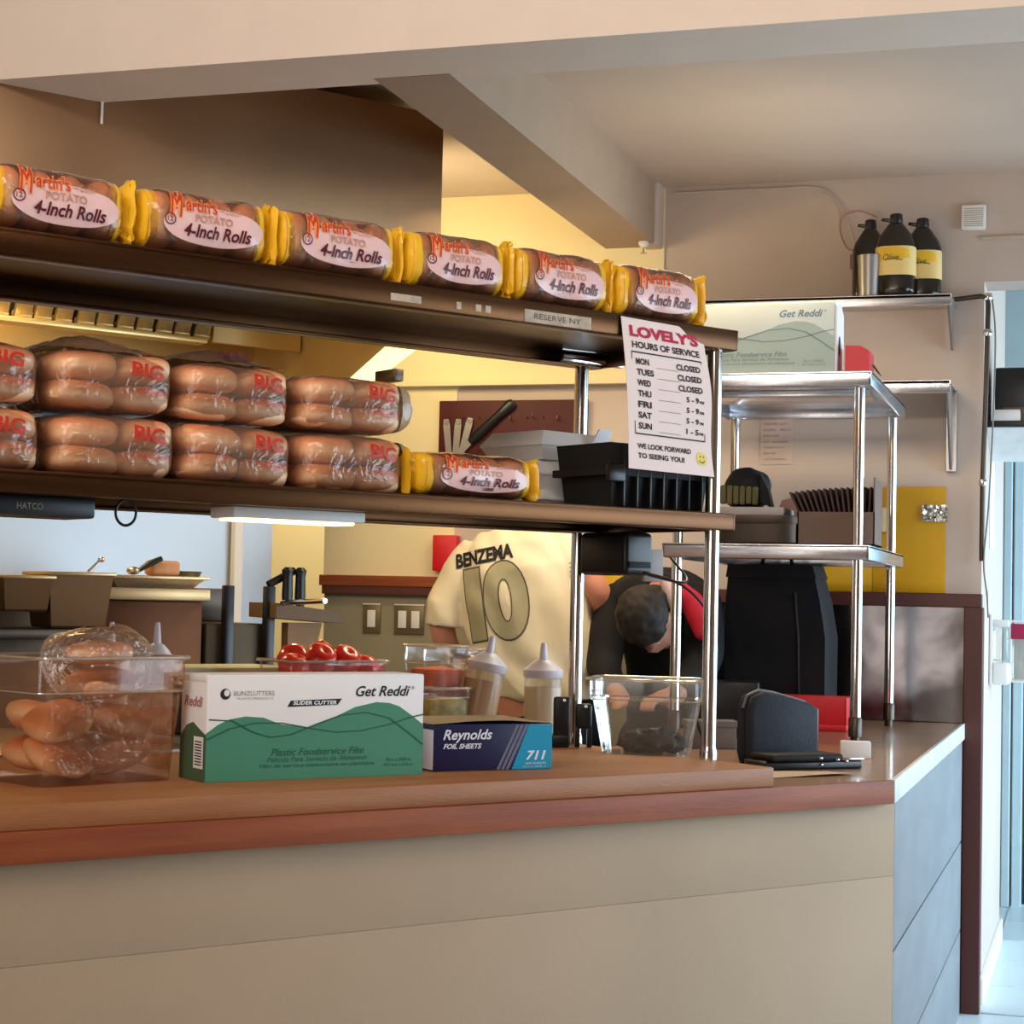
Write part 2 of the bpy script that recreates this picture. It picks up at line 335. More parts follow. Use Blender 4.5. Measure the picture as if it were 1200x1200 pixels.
# cook line wall
struct('wall_cook', MB().box(.8, 3.38, 6.0, 6.08, 0, 2.95), mat('cook_wall_steel', (166, 166, 166), .42, 1, .06, 2, .08, 6, rvar=.05), rz=CY)
struct('wall_cook_upper', MB().box(.8, 3.38, 5.985, 6.0, 1.80, 2.95), mat('gold_reflection_tone', (196, 156, 88), .45, .2, .06, 3), rz=CY)  # same steel wall, the lit hood's gold reflection put into its colour
struct('trim_7', MB().box(3.21, 3.245, 5.965, 6.0, 1.3, 1.75, .004), M_WHITE, rz=CY)

# ================================================================== EXTRACTOR HOOD
hd = thing('extractor_hood', 'large stainless steel extractor hood above the cook line', 'hood', (0, 0, 0), CY)
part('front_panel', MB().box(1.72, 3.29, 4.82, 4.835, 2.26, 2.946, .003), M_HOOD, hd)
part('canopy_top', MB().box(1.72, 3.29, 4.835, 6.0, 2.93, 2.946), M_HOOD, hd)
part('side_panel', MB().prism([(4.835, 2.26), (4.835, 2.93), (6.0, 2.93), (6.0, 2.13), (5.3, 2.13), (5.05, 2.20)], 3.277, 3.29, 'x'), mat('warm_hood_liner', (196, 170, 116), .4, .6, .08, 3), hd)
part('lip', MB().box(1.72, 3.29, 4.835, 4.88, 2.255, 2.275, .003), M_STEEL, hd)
part('seam_strip', MB().tube([(2.135, 4.812, 2.72), (2.135, 4.812, 2.785)], .004, 6), M_WHITE, hd)
# baffle filters: a sloping bank of separate steel baffles
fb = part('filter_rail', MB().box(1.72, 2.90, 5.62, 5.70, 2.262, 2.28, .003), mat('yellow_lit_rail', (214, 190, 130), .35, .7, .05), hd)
baf = MB().box(0, .058, -.012, .012, 0, .44, .008, 2).box(.0, .058, -.014, .02, 0, .02, .003).mesh('filter_baffle')
MB_F = mat('greasy_baffle_steel', (176, 156, 110), .38, .7, .35, 16)
random.seed(3)
for i in range(17):
    link('filter_baffle', baf, MB_F, fb, (1.74+i*.07+random.uniform(-.004, .004), 5.66, 2.28), (R(28), 0, 0))
part('filter_backing', MB().box(1.72, 2.92, 5.72, 5.74, 2.28, 2.8), M_BLACK, hd)
part('filter_end_panel', MB().box(2.93, 3.27, 5.64, 5.66, 2.27, 2.8, .003).box(3.02, 3.035, 5.62, 5.66, 2.33, 2.36), mat('warm_hood_liner', (196, 170, 116)), hd)
lf = thing('hood_light', 'lit slanted fluorescent panel at the right end of the extractor hood', 'light', (0, 0, 0), CY)
a, b, c_, d = (3.262, 5.315, 2.143), (3.262, 5.177, 2.123), (3.262, 4.925, 2.21), (3.262, 5.085, 2.236)
o2 = lambda p: (p[0]+.012, p[1], p[2])
part('diffuser', MB().rings([[a, b, c_, d], [o2(a), o2(b), o2(c_), o2(d)]]), mat('lit_diffuser', (255, 240, 170), .5, emit=1.6, var=0), lf, smooth=0)
part('end_cap', MB().box(3.24, 3.275, 4.99, 5.11, 2.115, 2.155, .004), M_DARKST, lf)

# ================================================================== SERVING COUNTER
ZC, ZL = 1.019, 1.063
corner = P(3.386, 3.022)
ct = thing('serving_counter', 'long wood topped serving counter with tan front panels and grey end panels', 'counter', (0, 0, 0), 0)
def pw(pts, z0, z1): return MB().prism([(p.x, p.y) for p in pts], z0, z1)
XE = corner.x; A = P(.2, 3.022); Bc = P(.2, 3.87); 
top = [A, corner, Vector((XE, 6.86, 0)), Vector((-1.31, 6.86, 0)), Vector((-1.31, 5.15, 0)), P(3.10, 3.87), Bc]
part('worktop', pw(top, ZC-.045, ZC), M_TOP, ct, smooth=0)
e0 = P(.2, 3.010); e1 = P(3.386, 3.010)+Vector((.004, 0, 0))
part('front_edge', MB().box(.2, 3.386, 3.008, 3.022, ZC-.054, ZC+.001, .002), M_WOODT, ct, label='orange brown wood edging', rot=(0, 0, CY))
part('side_edge', MB().box(XE, XE+.012, corner.y-.006, 6.86, ZC-.054, ZC+.002, .002), M_OFFWHITE, ct, label='counter side edging coloured pale with painted glare')
Mz = Matrix.Rotation(CY, 4, 'Z')
for z0, z1 in ((.3935, .7875), (.7880, .965), (0, .393)):
    part('front_panel', MB().box(.2, 3.434, 3.05, 3.07, z0, z1, .0008), M_PANEL, ct, rot=(0, 0, CY))
pc = P(3.434, 3.05)
for z0, z1 in ((.300, .604), (.610, .965), (0, .294)):
    part('side_panel', MB().box(-.487, -.47, pc.y+.004, 6.82, z0, z1, .0025), M_SIDEP, ct)
part('carcass', pw([P(.25, 3.1), P(3.36, 3.1), Vector((-.52, 4.8, 0)), Vector((-.52, 6.8, 0)), Vector((-1.27, 6.8, 0)), Vector((-1.27, 5.2, 0)), P(3.06, 3.84), P(.25, 3.84)], 0, ZC-.05), M_DARKST, ct, smooth=0)
solo('butcher_block', MB().box(0, 2.99, 0, .85, ZC, ZL, .004), M_BLOCK, 'long thick maple butcher block lying along the counter front', 'board', P(.014, 3.024)+Vector((0, 0, 0)), CY)

# ================================================================== PASS OVERSHELF
S0, S1, N0, N1, CR = 1.599, 2.025, 3.211, 3.758, 3.05
os_ = thing('overshelf', 'two tier stainless steel pass overshelf on chrome posts standing on the counter', 'shelf', (0, 0, 0), CY)
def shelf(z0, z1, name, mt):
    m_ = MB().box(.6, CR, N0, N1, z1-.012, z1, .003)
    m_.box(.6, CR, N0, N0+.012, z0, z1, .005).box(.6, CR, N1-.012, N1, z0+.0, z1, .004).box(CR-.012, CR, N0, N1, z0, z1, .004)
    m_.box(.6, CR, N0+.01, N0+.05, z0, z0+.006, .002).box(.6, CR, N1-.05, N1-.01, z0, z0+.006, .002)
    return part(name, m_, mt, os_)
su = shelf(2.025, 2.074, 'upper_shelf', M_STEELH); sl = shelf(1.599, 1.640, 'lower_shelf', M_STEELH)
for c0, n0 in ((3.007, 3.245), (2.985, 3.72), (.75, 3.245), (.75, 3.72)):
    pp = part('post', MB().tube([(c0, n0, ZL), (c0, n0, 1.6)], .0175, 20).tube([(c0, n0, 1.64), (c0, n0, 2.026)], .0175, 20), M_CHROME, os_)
    part('foot_cap', MB().lathe([(.021, 0), (.021, .016), (.0175, .03)], 20, (c0, n0, ZL)), M_CHROME, pp)
# cross rail under the upper shelf
part('cross_rail', MB().tube([(2.90, 3.70, 2.065), (3.10, 3.70, 2.068)], .009, 12).box(2.90, 3.10, 3.69, 3.71, 2.03, 2.05, .004), M_CHROME, os_)
ST = mat('pale_sticker', (176, 160, 140), .6, var=.2, scale=60)
part('tape_label', MB().box(2.415, 2.60, N0-.001, N0, 2.028, 2.055), ST, su, label='peeling pale paper label strip with faint lettering')
tl = MB(); text(tl, 'RESERVE NY', lambda u, v: (u, N0-.0016, v), 2.505, 2.042, .13, .012)
part('label_lettering', tl, M_DARKST, su, smooth=0)
for cc0, wd in ((2.07, .075), (2.235, .012), (2.285, .014), (2.31, .014)):
    part('tape_scrap', MB().box(cc0, cc0+wd, N0-.001, N0, 2.035, 2.05), ST, su)
# under-shelf lamp and heater strip, on the lower shelf
ul = thing('undershelf_lamp', 'slim lit strip lamp fixed under the lower pass shelf', 'light', (0, 0, 0), CY)
part('housing', MB().box(1.77, 2.08, 3.30, 3.40, 1.578, 1.600, .004), M_WHITE, ul)
part('tube', MB().box(1.785, 2.06, 3.31, 3.39, 1.572, 1.579, .003), mat('lit_tube', (255, 236, 186), .5, emit=2.2, var=0), ul)
hs = thing('heat_strip', 'black heat strip fixed under the lower pass shelf at the left', 'heater', (0, 0, 0), CY)
part('casing', MB().box(.9, 1.465, 3.27, 3.40, 1.560, 1.5985, .006), M_BLACK, hs)
tl = MB(); text(tl, 'HATCO', lambda u, v: (u, 3.2685, v), 1.335, 1.578, .05, .012)
part('lettering', tl, mat('grey_print', (150, 144, 118)), hs, smooth=0)
def loop(n, cx, cz, r, sq): return [(cx+r*math.cos(t), n, cz+sq*r*math.sin(t)) for t in [2*math.pi*k/24 for k in range(24)]]
solo('cable_loop', MB().tube(loop(0, 0, 0, .021, 1.15), .0028, 8, closed=True), M_BLACK, 'thin black cable loop hanging below the lower shelf', 'cable', P(1.535, 3.29, 1.575), CY)

# ================================================================== BAGS OF ROLLS
def roll_bag(c0, c1, z, n0, seed, label, tilt=0, hgt=.128, group='bags of four inch rolls'):
    L = c1-c0; b = hgt/2; a = .088; N = 3.4; rnd = random.Random(seed)
    root = thing('bag_of_rolls', label, 'bread bag', P((c0+c1)/2, n0+a, z), CY+tilt, group)
    LB = L/2-.026
    def rad(u):
        t = abs(u)/LB; s = 1-.10*max(0, t-.72)/.28 if t < 1 else .9
        w = 1+.035*noise.noise(Vector((u*22, seed*3.3, 0)))+.012*math.sin(u*60+seed)
        return s*w
    def surf(u, dz, off=0):
        s = rad(u); bb = b*s; aa = a*s; q = max(-.985, min(.985, dz/bb))
        return Vector((u, -aa*(1-abs(q)**N)**(1/N)-off, b+dz*1.0))
    # rolls inside: two rows of round potato rolls
    n = 4
    rm = MB().ell((0, 0, 0), (LB/n*1.02, a*.47, b*.88), 20, 12, p=2.7, wob=.04, seed=seed).mesh('roll')
    for i in range(n):
        for k in (0, 1):
            link('roll', rm, M_CRUST, root, (-LB+(2*i+1)*LB/n, -a*.47+k*a*.94, b), (R(rnd.uniform(-6, 6)), 0, R(rnd.uniform(-8, 8))))
    rs = []
    for i in range(25):
        u = -LB+2*LB*i/24; s = rad(u); ring = []
        for k in range(36):
            t = 2*math.pi*k/36; e = 2/N
            ring.append((u, a*s*math.copysign(abs(math.cos(t))**e, math.cos(t)), b+b*s*math.copysign(abs(math.sin(t))**e, math.sin(t))))
        rs.append(ring)
    bag = part('bag_film', MB().rings(rs, False), CL_FILM2, root, smooth=60)
    # yellow gathered ends
    for sg in (-1, 1):
        rs = []
        for j, (du, sy, sz) in enumerate(((-.020, .94, .94), (-.004, .93, .93), (.004, .80, .88), (.010, .46, .78), (.015, .26, .74), (.022, .22, .86), (.031, .20, 1.0))):
            u = sg*(LB+du); ring = []
            for k in range(40):
                t = 2*math.pi*k/40; e = 2/N; nn = noise.noise(Vector((math.cos(t)*2.6, math.sin(t)*2.6, seed*2.3+sg*5))); wv = 1+(.22 if j > 2 else .015)*nn
                yy = a*sy*wv*math.copysign(abs(math.cos(t))**e, math.cos(t))-(a*(.55 if sg < 0 else .62)*max(0, (j-2)/4) if j > 2 else 0)
                ring.append((u+(.008*nn if j > 3 else 0), yy, b+b*sz*(1+.06*nn*(j > 2))*math.copysign(abs(math.sin(t))**e, math.sin(t))+(.004*sg*math.sin(seed*2.)*(j > 3))))
            rs.append(ring)
        part('yellow_end', MB().rings(rs), M_FILMY, root, smooth=18)
    F = lambda off: (lambda u, v: surf(u, v, off))
    lb = MB(); shape(lb, ovalpts(.012, -.007, LB*.86, b*.58, 40, 2.2), F(.0012), .02); lo = part('label_oval', lb, M_LABEL, bag, smooth=60)
    k = LB/.12
    mb = MB(); text(mb, 'M', F(.0022), -.066*k, b*.48, .029*k, b*.90, shear=.15, bold=.05, cut=.012); text(mb, 'artin\'s', F(.0022), -.016*k, b*.50, .068*k, b*.50, bold=.03, cut=.02); part('red_script_outline', mb, M_LABO, bag, smooth=60)
    mb = MB(); text(mb, 'M', F(.0032), -.066*k, b*.48, .025*k, b*.82, shear=.15, bold=.0, cut=.012); text(mb, 'artin\'s', F(.0032), -.016*k, b*.50, .063*k, b*.42, cut=.02); part('red_script', mb, M_LABR, bag, smooth=60)
    mb = MB(); text(mb, 'POTATO', F(.0030), .010*k, b*.10, .078*k, b*.24, bold=.02, cut=.02); text(mb, 'Dutch', F(.0030), .050*k, b*.44, .03*k, b*.22, shear=.3, cut=.02); stripline(mb, [(.02*k, b*.42), (.032*k, b*.42)], .002, F(.0030)); part('tan_lettering', mb, M_LABG, bag, smooth=60)
    mb = MB(); text(mb, '4-Inch Rolls', F(.0030), .018*k, -b*.28, .138*k, b*.40, shear=.25, bold=.022, cut=.02)
    stripline(mb, ovalpts(-.079*k, -b*.02, .0105*k, .0105*k, 20)+[(-.079*k+.0105*k, -b*.02)], .0022, F(.0030)); text(mb, '12', F(.0030), -.079*k, -b*.02, .011*k, .009*k, cut=.02)
    part('maroon_lettering', mb, M_LABM, bag, smooth=60)
    return root
tb = [(1.205, 1.505, 'leftmost bag of potato rolls on the upper shelf, cut by the frame edge', .0), (1.512, 1.812, 'second bag of potato rolls from the left on the upper shelf', 0), (1.805, 2.115, 'third bag of potato rolls from the left on the upper shelf', 0),
      (2.118, 2.398, 'fourth bag of potato rolls from the left on the upper shelf, against the hood end', 0), (2.392, 2.688, 'fifth bag of potato rolls from the left, below the ceiling beam', 0), (2.690, 2.965, 'rightmost bag of potato rolls on the upper shelf, above the paper sign', 0)]
for i, (a0, a1, lb, tl_) in enumerate(tb): roll_bag(a0, a1, 2.0745, 3.225, i+1, lb, R([1, -2, 1, -1.5, 1.5, -1][i]))
roll_bag(2.165, 2.49, 1.6405, 3.235, 9, 'bag of potato rolls lying alone on the lower shelf beside white boxes', 0, .098)

def bun_bag(c0, c1, z, h, n0, seed, label, tail=False, cap=False):
    L = c1-c0; rnd = random.Random(seed); D = .30
    root = thing('bag_of_buns', label, 'bread bag', P(c0, n0, z), CY+R(rnd.uniform(-.8, .8)), 'clear bags of big buns')
    s = L*.57; hh = h/2
    for (x0, x1) in ((0, s), (s, L)):
        for row in range(2):
            for k in range(2):
                w = (x1-x0)/2
                mb = MB().ell((0, 0, 0), (w*.955, D/4*.96, hh*.50), 26, 14, p=3.0, wob=.06, seed=rnd.random()*9)
                part('bun', mb, M_CRUST, root, loc=((x0+x1)/2+rnd.uniform(-.003, .003), D/4+k*D/2, hh*.5+row*hh+rnd.uniform(-.002, .002)), rot=(R(rnd.uniform(-4, 4)), R(rnd.uniform(-3, 3)), 0), smooth=60)
    def sf(u, zz, off=0):
        x = min(.97, abs((u-L/2)/(L/2+.003))); z_ = min(.97, abs((zz-hh)/(hh+.003)))
        return Vector((u, D/2-(D/2+.006)*max(0, 1-x**5-z_**5)**.2-off, zz))
    mb = MB().ell((L/2, D/2, hh), (L/2+.003, D/2+.006, hh+.003), 48, 26, p=5)
    mb.v = [tuple(Vector(q)*(1)+Vector((0, .004*noise.noise(Vector((q[0]*30, q[2]*30, seed))), .004*noise.noise(Vector((q[0]*22, q[1]*22, seed))) if q[2] > hh else 0))) for q in mb.v]
    film = part('bag_film', mb, CL_FILM, root, smooth=60)
    mb = MB(); text(mb, 'BIG', lambda u, v: sf(u, v, .006), s+(L-s)*.36, h*.72, .066, h*.25, bold=.03, cut=.015, rot=-.10); part('red_lettering', mb, M_BIGP, film, smooth=60)
    mb = MB()
    for q in range(5): text(mb, 'marty', lambda u, v: sf(u, v, .006), s+(L-s)*(.2+.14*q), h*.33+.003*math.sin(q*2.), .014, .012, cut=.015)
    part('small_red_lettering', mb, M_BIGP, film, smooth=60)
    if cap:
        def cp(a, b):
            x = L*(-.02+1.0*a); y = .04+.2*b
            return (x, y, h+.006+.034*math.sin(math.pi*min(1, max(0, a*1.1)))*math.sin(math.pi*b)**.5+.006*noise.noise(Vector((a*9, b*9, seed))))
        ll = part('loose_film', MB().grid(cp, 20, 14), CL_FILM, root, smooth=40)
        if cap == 2:
            mb = MB(); text(mb, 'MAR', lambda u, v: Vector((u, .042-.004, v)), L*.52, h+.022, .07, .018, shear=-.2, bold=.02); part('dark_lettering', mb, M_LABM, ll, smooth=0)
    if tail:
        def tp(a, b):
            p_ = -math.pi/2+math.pi*b; q = 1+.22*noise.noise(Vector((a*5, b*6, seed)))
            return (L+.004+.046*q*math.cos(p_)*math.sin(math.pi*a)**.6, .10-.075*math.cos(math.pi*a)*math.cos(p_)**.3, h*.52+h*.46*math.sin(p_))
        part('loose_tail', MB().grid(tp, 16, 16), clear('tail_film', (.95, .93, .9), .25, .05, .5, 20, .35, (226, 206, 170)), root, smooth=40)
    return root
cols = [(1.08, 1.362, 0), (1.378, 1.632, 1), (1.645, 1.892, 2), (1.910, 2.160, 3)]
nm = ['leftmost stack', 'second stack from the left', 'third stack from the left', 'rightmost stack']
for a0, a1, k in cols:
    bun_bag(a0, a1-.002, 1.6405, .116, 3.26, 20+k, 'lower clear bag of big hamburger buns in the '+nm[k], tail=(k == 3))
    bun_bag(a0-.004, a1-.008, 1.7665, .110, 3.265, 40+k, 'upper clear bag of big hamburger buns in the '+nm[k], tail=(k == 3), cap=[0, 1, 2, 0][k])

# ================================================================== PAPER SIGN
sg = thing('hours_sign', 'white paper sign of opening hours hanging from the upper shelf edge', 'sign', (0, 0, 0), CY)
q00, q10, q01, q11 = Vector((2.712, 0, 1.727)), Vector((2.976, 0, 1.722)), Vector((2.683, 0, 2.068)), Vector((2.936, 0, 2.062))
def sf(u, v, off=0):     # u,v in 0..1
    p = (q00*(1-u)+q10*u)*(1-v)+(q01*(1-u)+q11*u)*v
    curl = .010*math.sin(math.pi*v)*(1-.6*u)+.012*max(0, .3-v)*(1-u)-.006*math.sin(2.6*math.pi*v)*u
    return Vector((p.x, N0-.004-curl-off, p.z))
part('paper', MB().grid(lambda a, b: sf(a, b), 12, 24).grid(lambda a, b: sf(a, b, -.0012), 12, 24), M_PAPER, sg, smooth=60)
F1 = lambda u, v: sf(u, v, .0012)
mb = MB(); text(mb, "LOVELY'S", F1, .50, .915, .84, .078, bold=.05); part('title', mb, M_REDINK, sg, smooth=0)
mb = MB(); text(mb, 'HOURS OF SERVICE', F1, .505, .825, .82, .045, bold=.03)
rows = [('MON', 'CLOSED'), ('TUES', 'CLOSED'), ('WED', 'CLOSED'), ('THU', '5 - 9'), ('FRI', '5 - 9'), ('SAT', '5 - 9'), ('SUN', '1 - 5')]
for i, (d_, h_) in enumerate(rows):
    v = .715-i*.071; wl = {3: .155, 4: .20}[len(d_)]
    text(mb, d_, F1, .12+wl/2, v, wl, .042, bold=.035)
    if h_ == 'CLOSED': text(mb, h_, F1, .745, v, .29, .042, bold=.035)
    else: text(mb, h_, F1, .765, v, .15, .038, bold=.03); text(mb, 'PM', F1, .875, v-.008, .05, .02, bold=.02)
    stripline(mb, [(.36, v-.03), (.62, v-.03)], .0025, F1)
for a_, b_ in (((.08, .775), (.92, .775)), ((.92, .775), (.92, .235)), ((.92, .235), (.08, .235)), ((.08, .235), (.08, .775))): stripline(mb, [a_, b_], .009, F1)
text(mb, 'WE LOOK FORWARD', F1, .42, .155, .64, .035, bold=.03); text(mb, 'TO SEEING YOU!', F1, .38, .092, .55, .035, bold=.03)
part('lettering', mb, M_INK, sg, smooth=0)
mb = MB(); shape(mb, ovalpts(.865, .115, .062, .046, 24), F1); sm = part('smiley', mb, mat('pale_yellow_print', (226, 206, 96), .7, var=0), sg, smooth=0, label='pale yellow smiling face')
F2 = lambda u, v: sf(u, v, .002)
mb = MB(); shape(mb, ovalpts(.845, .128, .006, .008, 8), F2); shape(mb, ovalpts(.885, .128, .006, .008, 8), F2); stripline(mb, [(.865+.035*math.cos(t), .112+.024*math.sin(t)) for t in [R(x) for x in range(200, 345, 20)]], .006, F2)
part('smile', mb, M_INK, sm, smooth=0)

# ================================================================== ON THE BUTCHER BLOCK
M_GREEN = mat('green_box_print', (64, 128, 98), .55, var=.03)
M_DGREEN = mat('dark_green_print', (26, 84, 62), .55, var=0)
M_GREYT = mat('grey_text', (140, 132, 130), .6, var=0)
def wavebox(root, W_, H_, D_, cw, cg, cd, cink, full=True):
    part('carton', MB().box(0, W_, 0, D_, 0, H_, .002), cw, root)
    part('lid_flap', MB().box(-.001, W_+.001, .004, D_+.002, H_-.012, H_+.002, .0015), cw, root)
    F = lambda off: (lambda u, v: Vector((u*W_, -off, v*H_)))
    wv = [(0, .46), (.05, .54), (.1, .59), (.17, .615), (.25, .60), (.33, .53), (.46, .495), (.56, .58), (.67, .69), (.77, .735), (.83, .725), (.88, .69), (.94, .60), (1, .50)]
    g = part('front_wave', MB().prism([(u*W_, v*H_) for u, v in [(0, 0), (1, 0)]+wv[::-1]], -.0006, .001, 'y'), cg, root, smooth=0)
    mb = MB()
    stripline(mb, [(.01, .59), (.11, .575), (.2, .465), (.28, .41), (.37, .43), (.48, .52), (.6, .61), (.72, .635), (.83, .575), (.93, .42), (1, .30)], .012, F(.0012))
    stripline(mb, [(0, .40), (.1, .50), (.21, .55), (.33, .545), (.46, .49), (.58, .445), (.7, .455), (.83, .51), (.93, .575), (1, .605)], .012, F(.0012))
    text(mb, 'Plastic Foodservice Film', F(.0012), .50, .265, .43, .07, shear=.3, bold=.01)
    text(mb, 'Película Para Servicio de Alimentos', F(.0012), .50, .195, .46, .05, shear=.2)
    text(mb, 'Film de service alimentaire en plastique', F(.0012), .50, .13, .53, .05, shear=.2)
    text(mb, '18 in x 2000 ft', F(.0012), .88, .16, .12, .035); text(mb, '457 mm x 610 m', F(.0012), .88, .11, .14, .035)
    part('wave_lettering', mb, cd, g, smooth=0)
    mb = MB(); text(mb, 'Get Reddi', F(.0008), .80, .845, .26, .105, shear=.32, bold=.018); text(mb, '®', F(.0008), .945, .875, .015, .03)
    part('title_lettering', mb, cink, root, smooth=0)
    return F
fb_ = thing('film_carton', 'long white and green carton of plastic food film standing on the butcher block', 'box', P(1.686, 3.227, ZL+.0005), CY-.054)
F = wavebox(fb_, .484, .203, .12, M_CARDW, M_GREEN, M_DGREEN, M_INK)
sc_ = part('cutter_badge', MB().prism([(.355*.484, .70*.203), (.585*.484, .715*.203), (.605*.484, .775*.203), (.37*.484, .76*.203)], -.0008, .001, 'y'), M_INK, fb_, smooth=0)
mb = MB(); text(mb, 'SLIDER CUTTER', F(.0014), .48, .738, .20, .038, shear=.15, bold=.03, rot=.0); part('badge_lettering', mb, M_WHITE, sc_, smooth=0)
mb = MB(); shape(mb, [(.078+.022*math.cos(t), .83+.052*math.sin(t)) for t in [2*math.pi*k/24 for k in range(24)]], F(.0008)); lg = part('logo', mb, M_INK, fb_, smooth=0)
mb = MB(); shape(mb, [(.084+.012*math.cos(t), .84+.032*math.sin(t)) for t in [2*math.pi*k/16 for k in range(16)]], F(.0012)); part('logo_inner', mb, M_CARDW, lg, smooth=0)
mb = MB(); text(mb, 'BUNZLUTTERS', F(.0008), .205, .835, .18, .045); text(mb, 'PLASTIC PRODUCTS', F(.0008), .21, .785, .16, .02); part('grey_lettering', mb, M_GREYT, fb_, smooth=0)
E_ = lambda off: (lambda u, v: Vector((-off, (1-u)*.12, v*.203)))
part('end_wave', MB().prism([(0, 0), (.12, 0), (.12, .08), (.09, .105), (.06, .112), (.03, .10), (0, .09)], -.0006, .001, 'x'), mat('dull_green_print', (70, 92, 66), .6), fb_, smooth=0)
mb = MB(); shape(mb, [(.55, .12), (.92, .12), (.92, .42), (.55, .42)], E_(.001)); bc = part('barcode_label', mb, M_CARDW, fb_, smooth=0)
mb = MB()
for k in range(9): shape(mb, [(.6, .15+k*.027), (.87, .15+k*.027), (.87, .162+k*.027), (.6, .162+k*.027)], E_(.0015))
part('bars', mb, M_INK, bc, smooth=0)
mb = MB(); text(mb, 'Reddi', E_(.001), .5, .75, .7, .10, shear=.2, bold=.02); part('end_lettering', mb, mat('faded_red_ink', (176, 110, 100), .6), fb_, smooth=0)

fo = thing('foil_carton', 'navy and turquoise carton of foil sheets beside the film carton', 'box', P(2.222, 3.236, ZL+.0005), CY-.15)
fw_, fh_, fd_ = .283, .098, .25
M_NAVY = mat('navy_print', (22, 22, 62), .4, var=.05, coat=.2); M_CYAN = mat('turquoise_print', (0, 136, 172), .4, var=.04, coat=.2)
part('carton', MB().box(0, fw_, 0, fd_, 0, fh_, .002), M_NAVY, fo)
part('white_end', MB().box(-.0012, .002, .004, fd_-.004, .003, fh_-.012), M_CARDW, fo)
part('top_flap', MB().grid(lambda a, b: (fw_*a, .0+fd_*b, fh_+.001+.006*math.sin(math.pi*a)*(1-b)+.003*noise.noise(Vector((a*3, b*4, 2)))), 12, 10), mat('dull_kraft_lid', (132, 118, 96), .35, .3, .15, 20), fo, smooth=60)
part('turquoise_panel', MB().prism([(.185, 0.001), (fw_-.001, .001), (fw_-.001, fh_-.003), (.225, fh_-.003)], -.0008, .001, 'y'), M_CYAN, fo, smooth=0)
mb = MB()
for k in range(3): mb.prism([(.148+k*.011, .001), (.155+k*.011, .001), (.201+k*.011, fh_-.003), (.194+k*.011, fh_-.003)], -.0008, .001, 'y')
part('grey_stripes', mb, mat('grey_stripe_print', (96, 96, 116), .4), fo, smooth=0)
G = lambda u, v: Vector((u, -.0014, v))
mb = MB(); text(mb, 'Reynolds', G, .078, .073, .116, .028, shear=.3, bold=.02); text(mb, 'FOIL SHEETS', G, .066, .052, .09, .011, shear=.3, bold=.03)
text(mb, '711', G, .243, .030, .048, .020, shear=.25, bold=.03); text(mb, '500 SHEETS', G, .243, .013, .05, .004); text(mb, '12 in x 10.75 in', G, .24, .006, .055, .003)
part('white_lettering', mb, mat('white_print', (214, 214, 222), .5, var=0), fo, smooth=0)

def tub(root, W_, D_, H_, taper, sh, rim, mt, t=.0028, rc=.03):
    """clear food pan: tapering rounded walls, a shoulder and a flat rim"""
    def ring(w, d, z, r=rc, n=6):
        out = []
        for cx, cy, a0 in ((w/2-r, d/2-r, 0), (-w/2+r, d/2-r, 90), (-w/2+r, -d/2+r, 180), (w/2-r, -d/2+r, 270)):
            for k in range(n+1): a = R(a0+90*k/n); out.append((cx+r*math.cos(a), cy+r*math.sin(a), z))
        return out
    b = 1-taper
    prof = [(b, t), (b+.3*taper*0, t), (1-taper*.25, H_*sh), (1, H_*sh+.004), (1, H_-.004), (1+rim, H_-.002), (1+rim, H_)]
    rs = [ring(W_*k, D_*k, z) for k, z in prof]
    part('walls', MB().rings(rs, False), mt, root, smooth=40)
    part('base', MB().rings([ring(W_*b, D_*b, 0), ring(W_*b, D_*b, t)]), mt, root, smooth=40)
    part('rim', MB().tube(ring(W_*(1+rim), D_*(1+rim), H_), .0032, 8, closed=True), clear('clear_rim', (.95, .93, .9), .1, .25, haze=.25, hcol=(220, 210, 195)), root)
    part('shoulder', MB().tube(ring(W_*1.0, D_*1.0, H_*sh+.002), .0016, 6, closed=True), clear('clear_rim'), root)
bt = thing('bun_tub', 'large clear plastic tub full of bagged rolls at the left end of the butcher block', 'container', P(1.500, 3.385, ZL+.0005), CY+.155)
tub(bt, .335, .24, .236, .12, .72, .035, clear('hazy_polycarbonate', (.95, .84, .74), .07, .01, haze=.10, hcol=(200, 130, 90), fr=.5))
mbb = MB().ell((0, 0, 0), (.066, .056, .030), 24, 14, p=2.5, wob=.08, seed=5).mesh('roll', 60)
M_CR2 = M_CRUST
for k, (x, y, z, rx, ry, rz) in enumerate([(-.068, -.030, .050, 24, 10, 0), (.066, -.030, .046, -22, -8, 14), (-.068, .045, .05, 10, 0, 20), (.068, .045, .05, 5, 8, 0), (-.070, -.030, .115, 16, -16, 0), (.065, -.030, .112, 12, 8, 15), (.07, .042, .115, 0, 5, 0), (-.06, .045, .115, 0, 16, 0), (.03, -.02, .185, 6, -5, 0), (.03, -.01, .243, 4, -3, 10)]):
    o = link('roll', mbb, M_CR2, None, (x, y, z), (R(rx), R(ry), R(rz)))
    o.parent = bt; o.location = (x, y, z)
    if k > 7: o.scale = (1.0, 1.0, .95 if k == 8 else .72)
def wrap(a, b):
    t = a*2*math.pi; p = -math.pi/2+b*math.pi*.96; q = 1+.16*noise.noise(Vector((math.cos(t)*1.6, math.sin(t)*1.6, b*4)))
    return (.035+.118*q*math.cos(p)**.6*math.cos(t), .0+.085*q*math.cos(p)**.6*math.sin(t), .225+.068*q*math.sin(p))
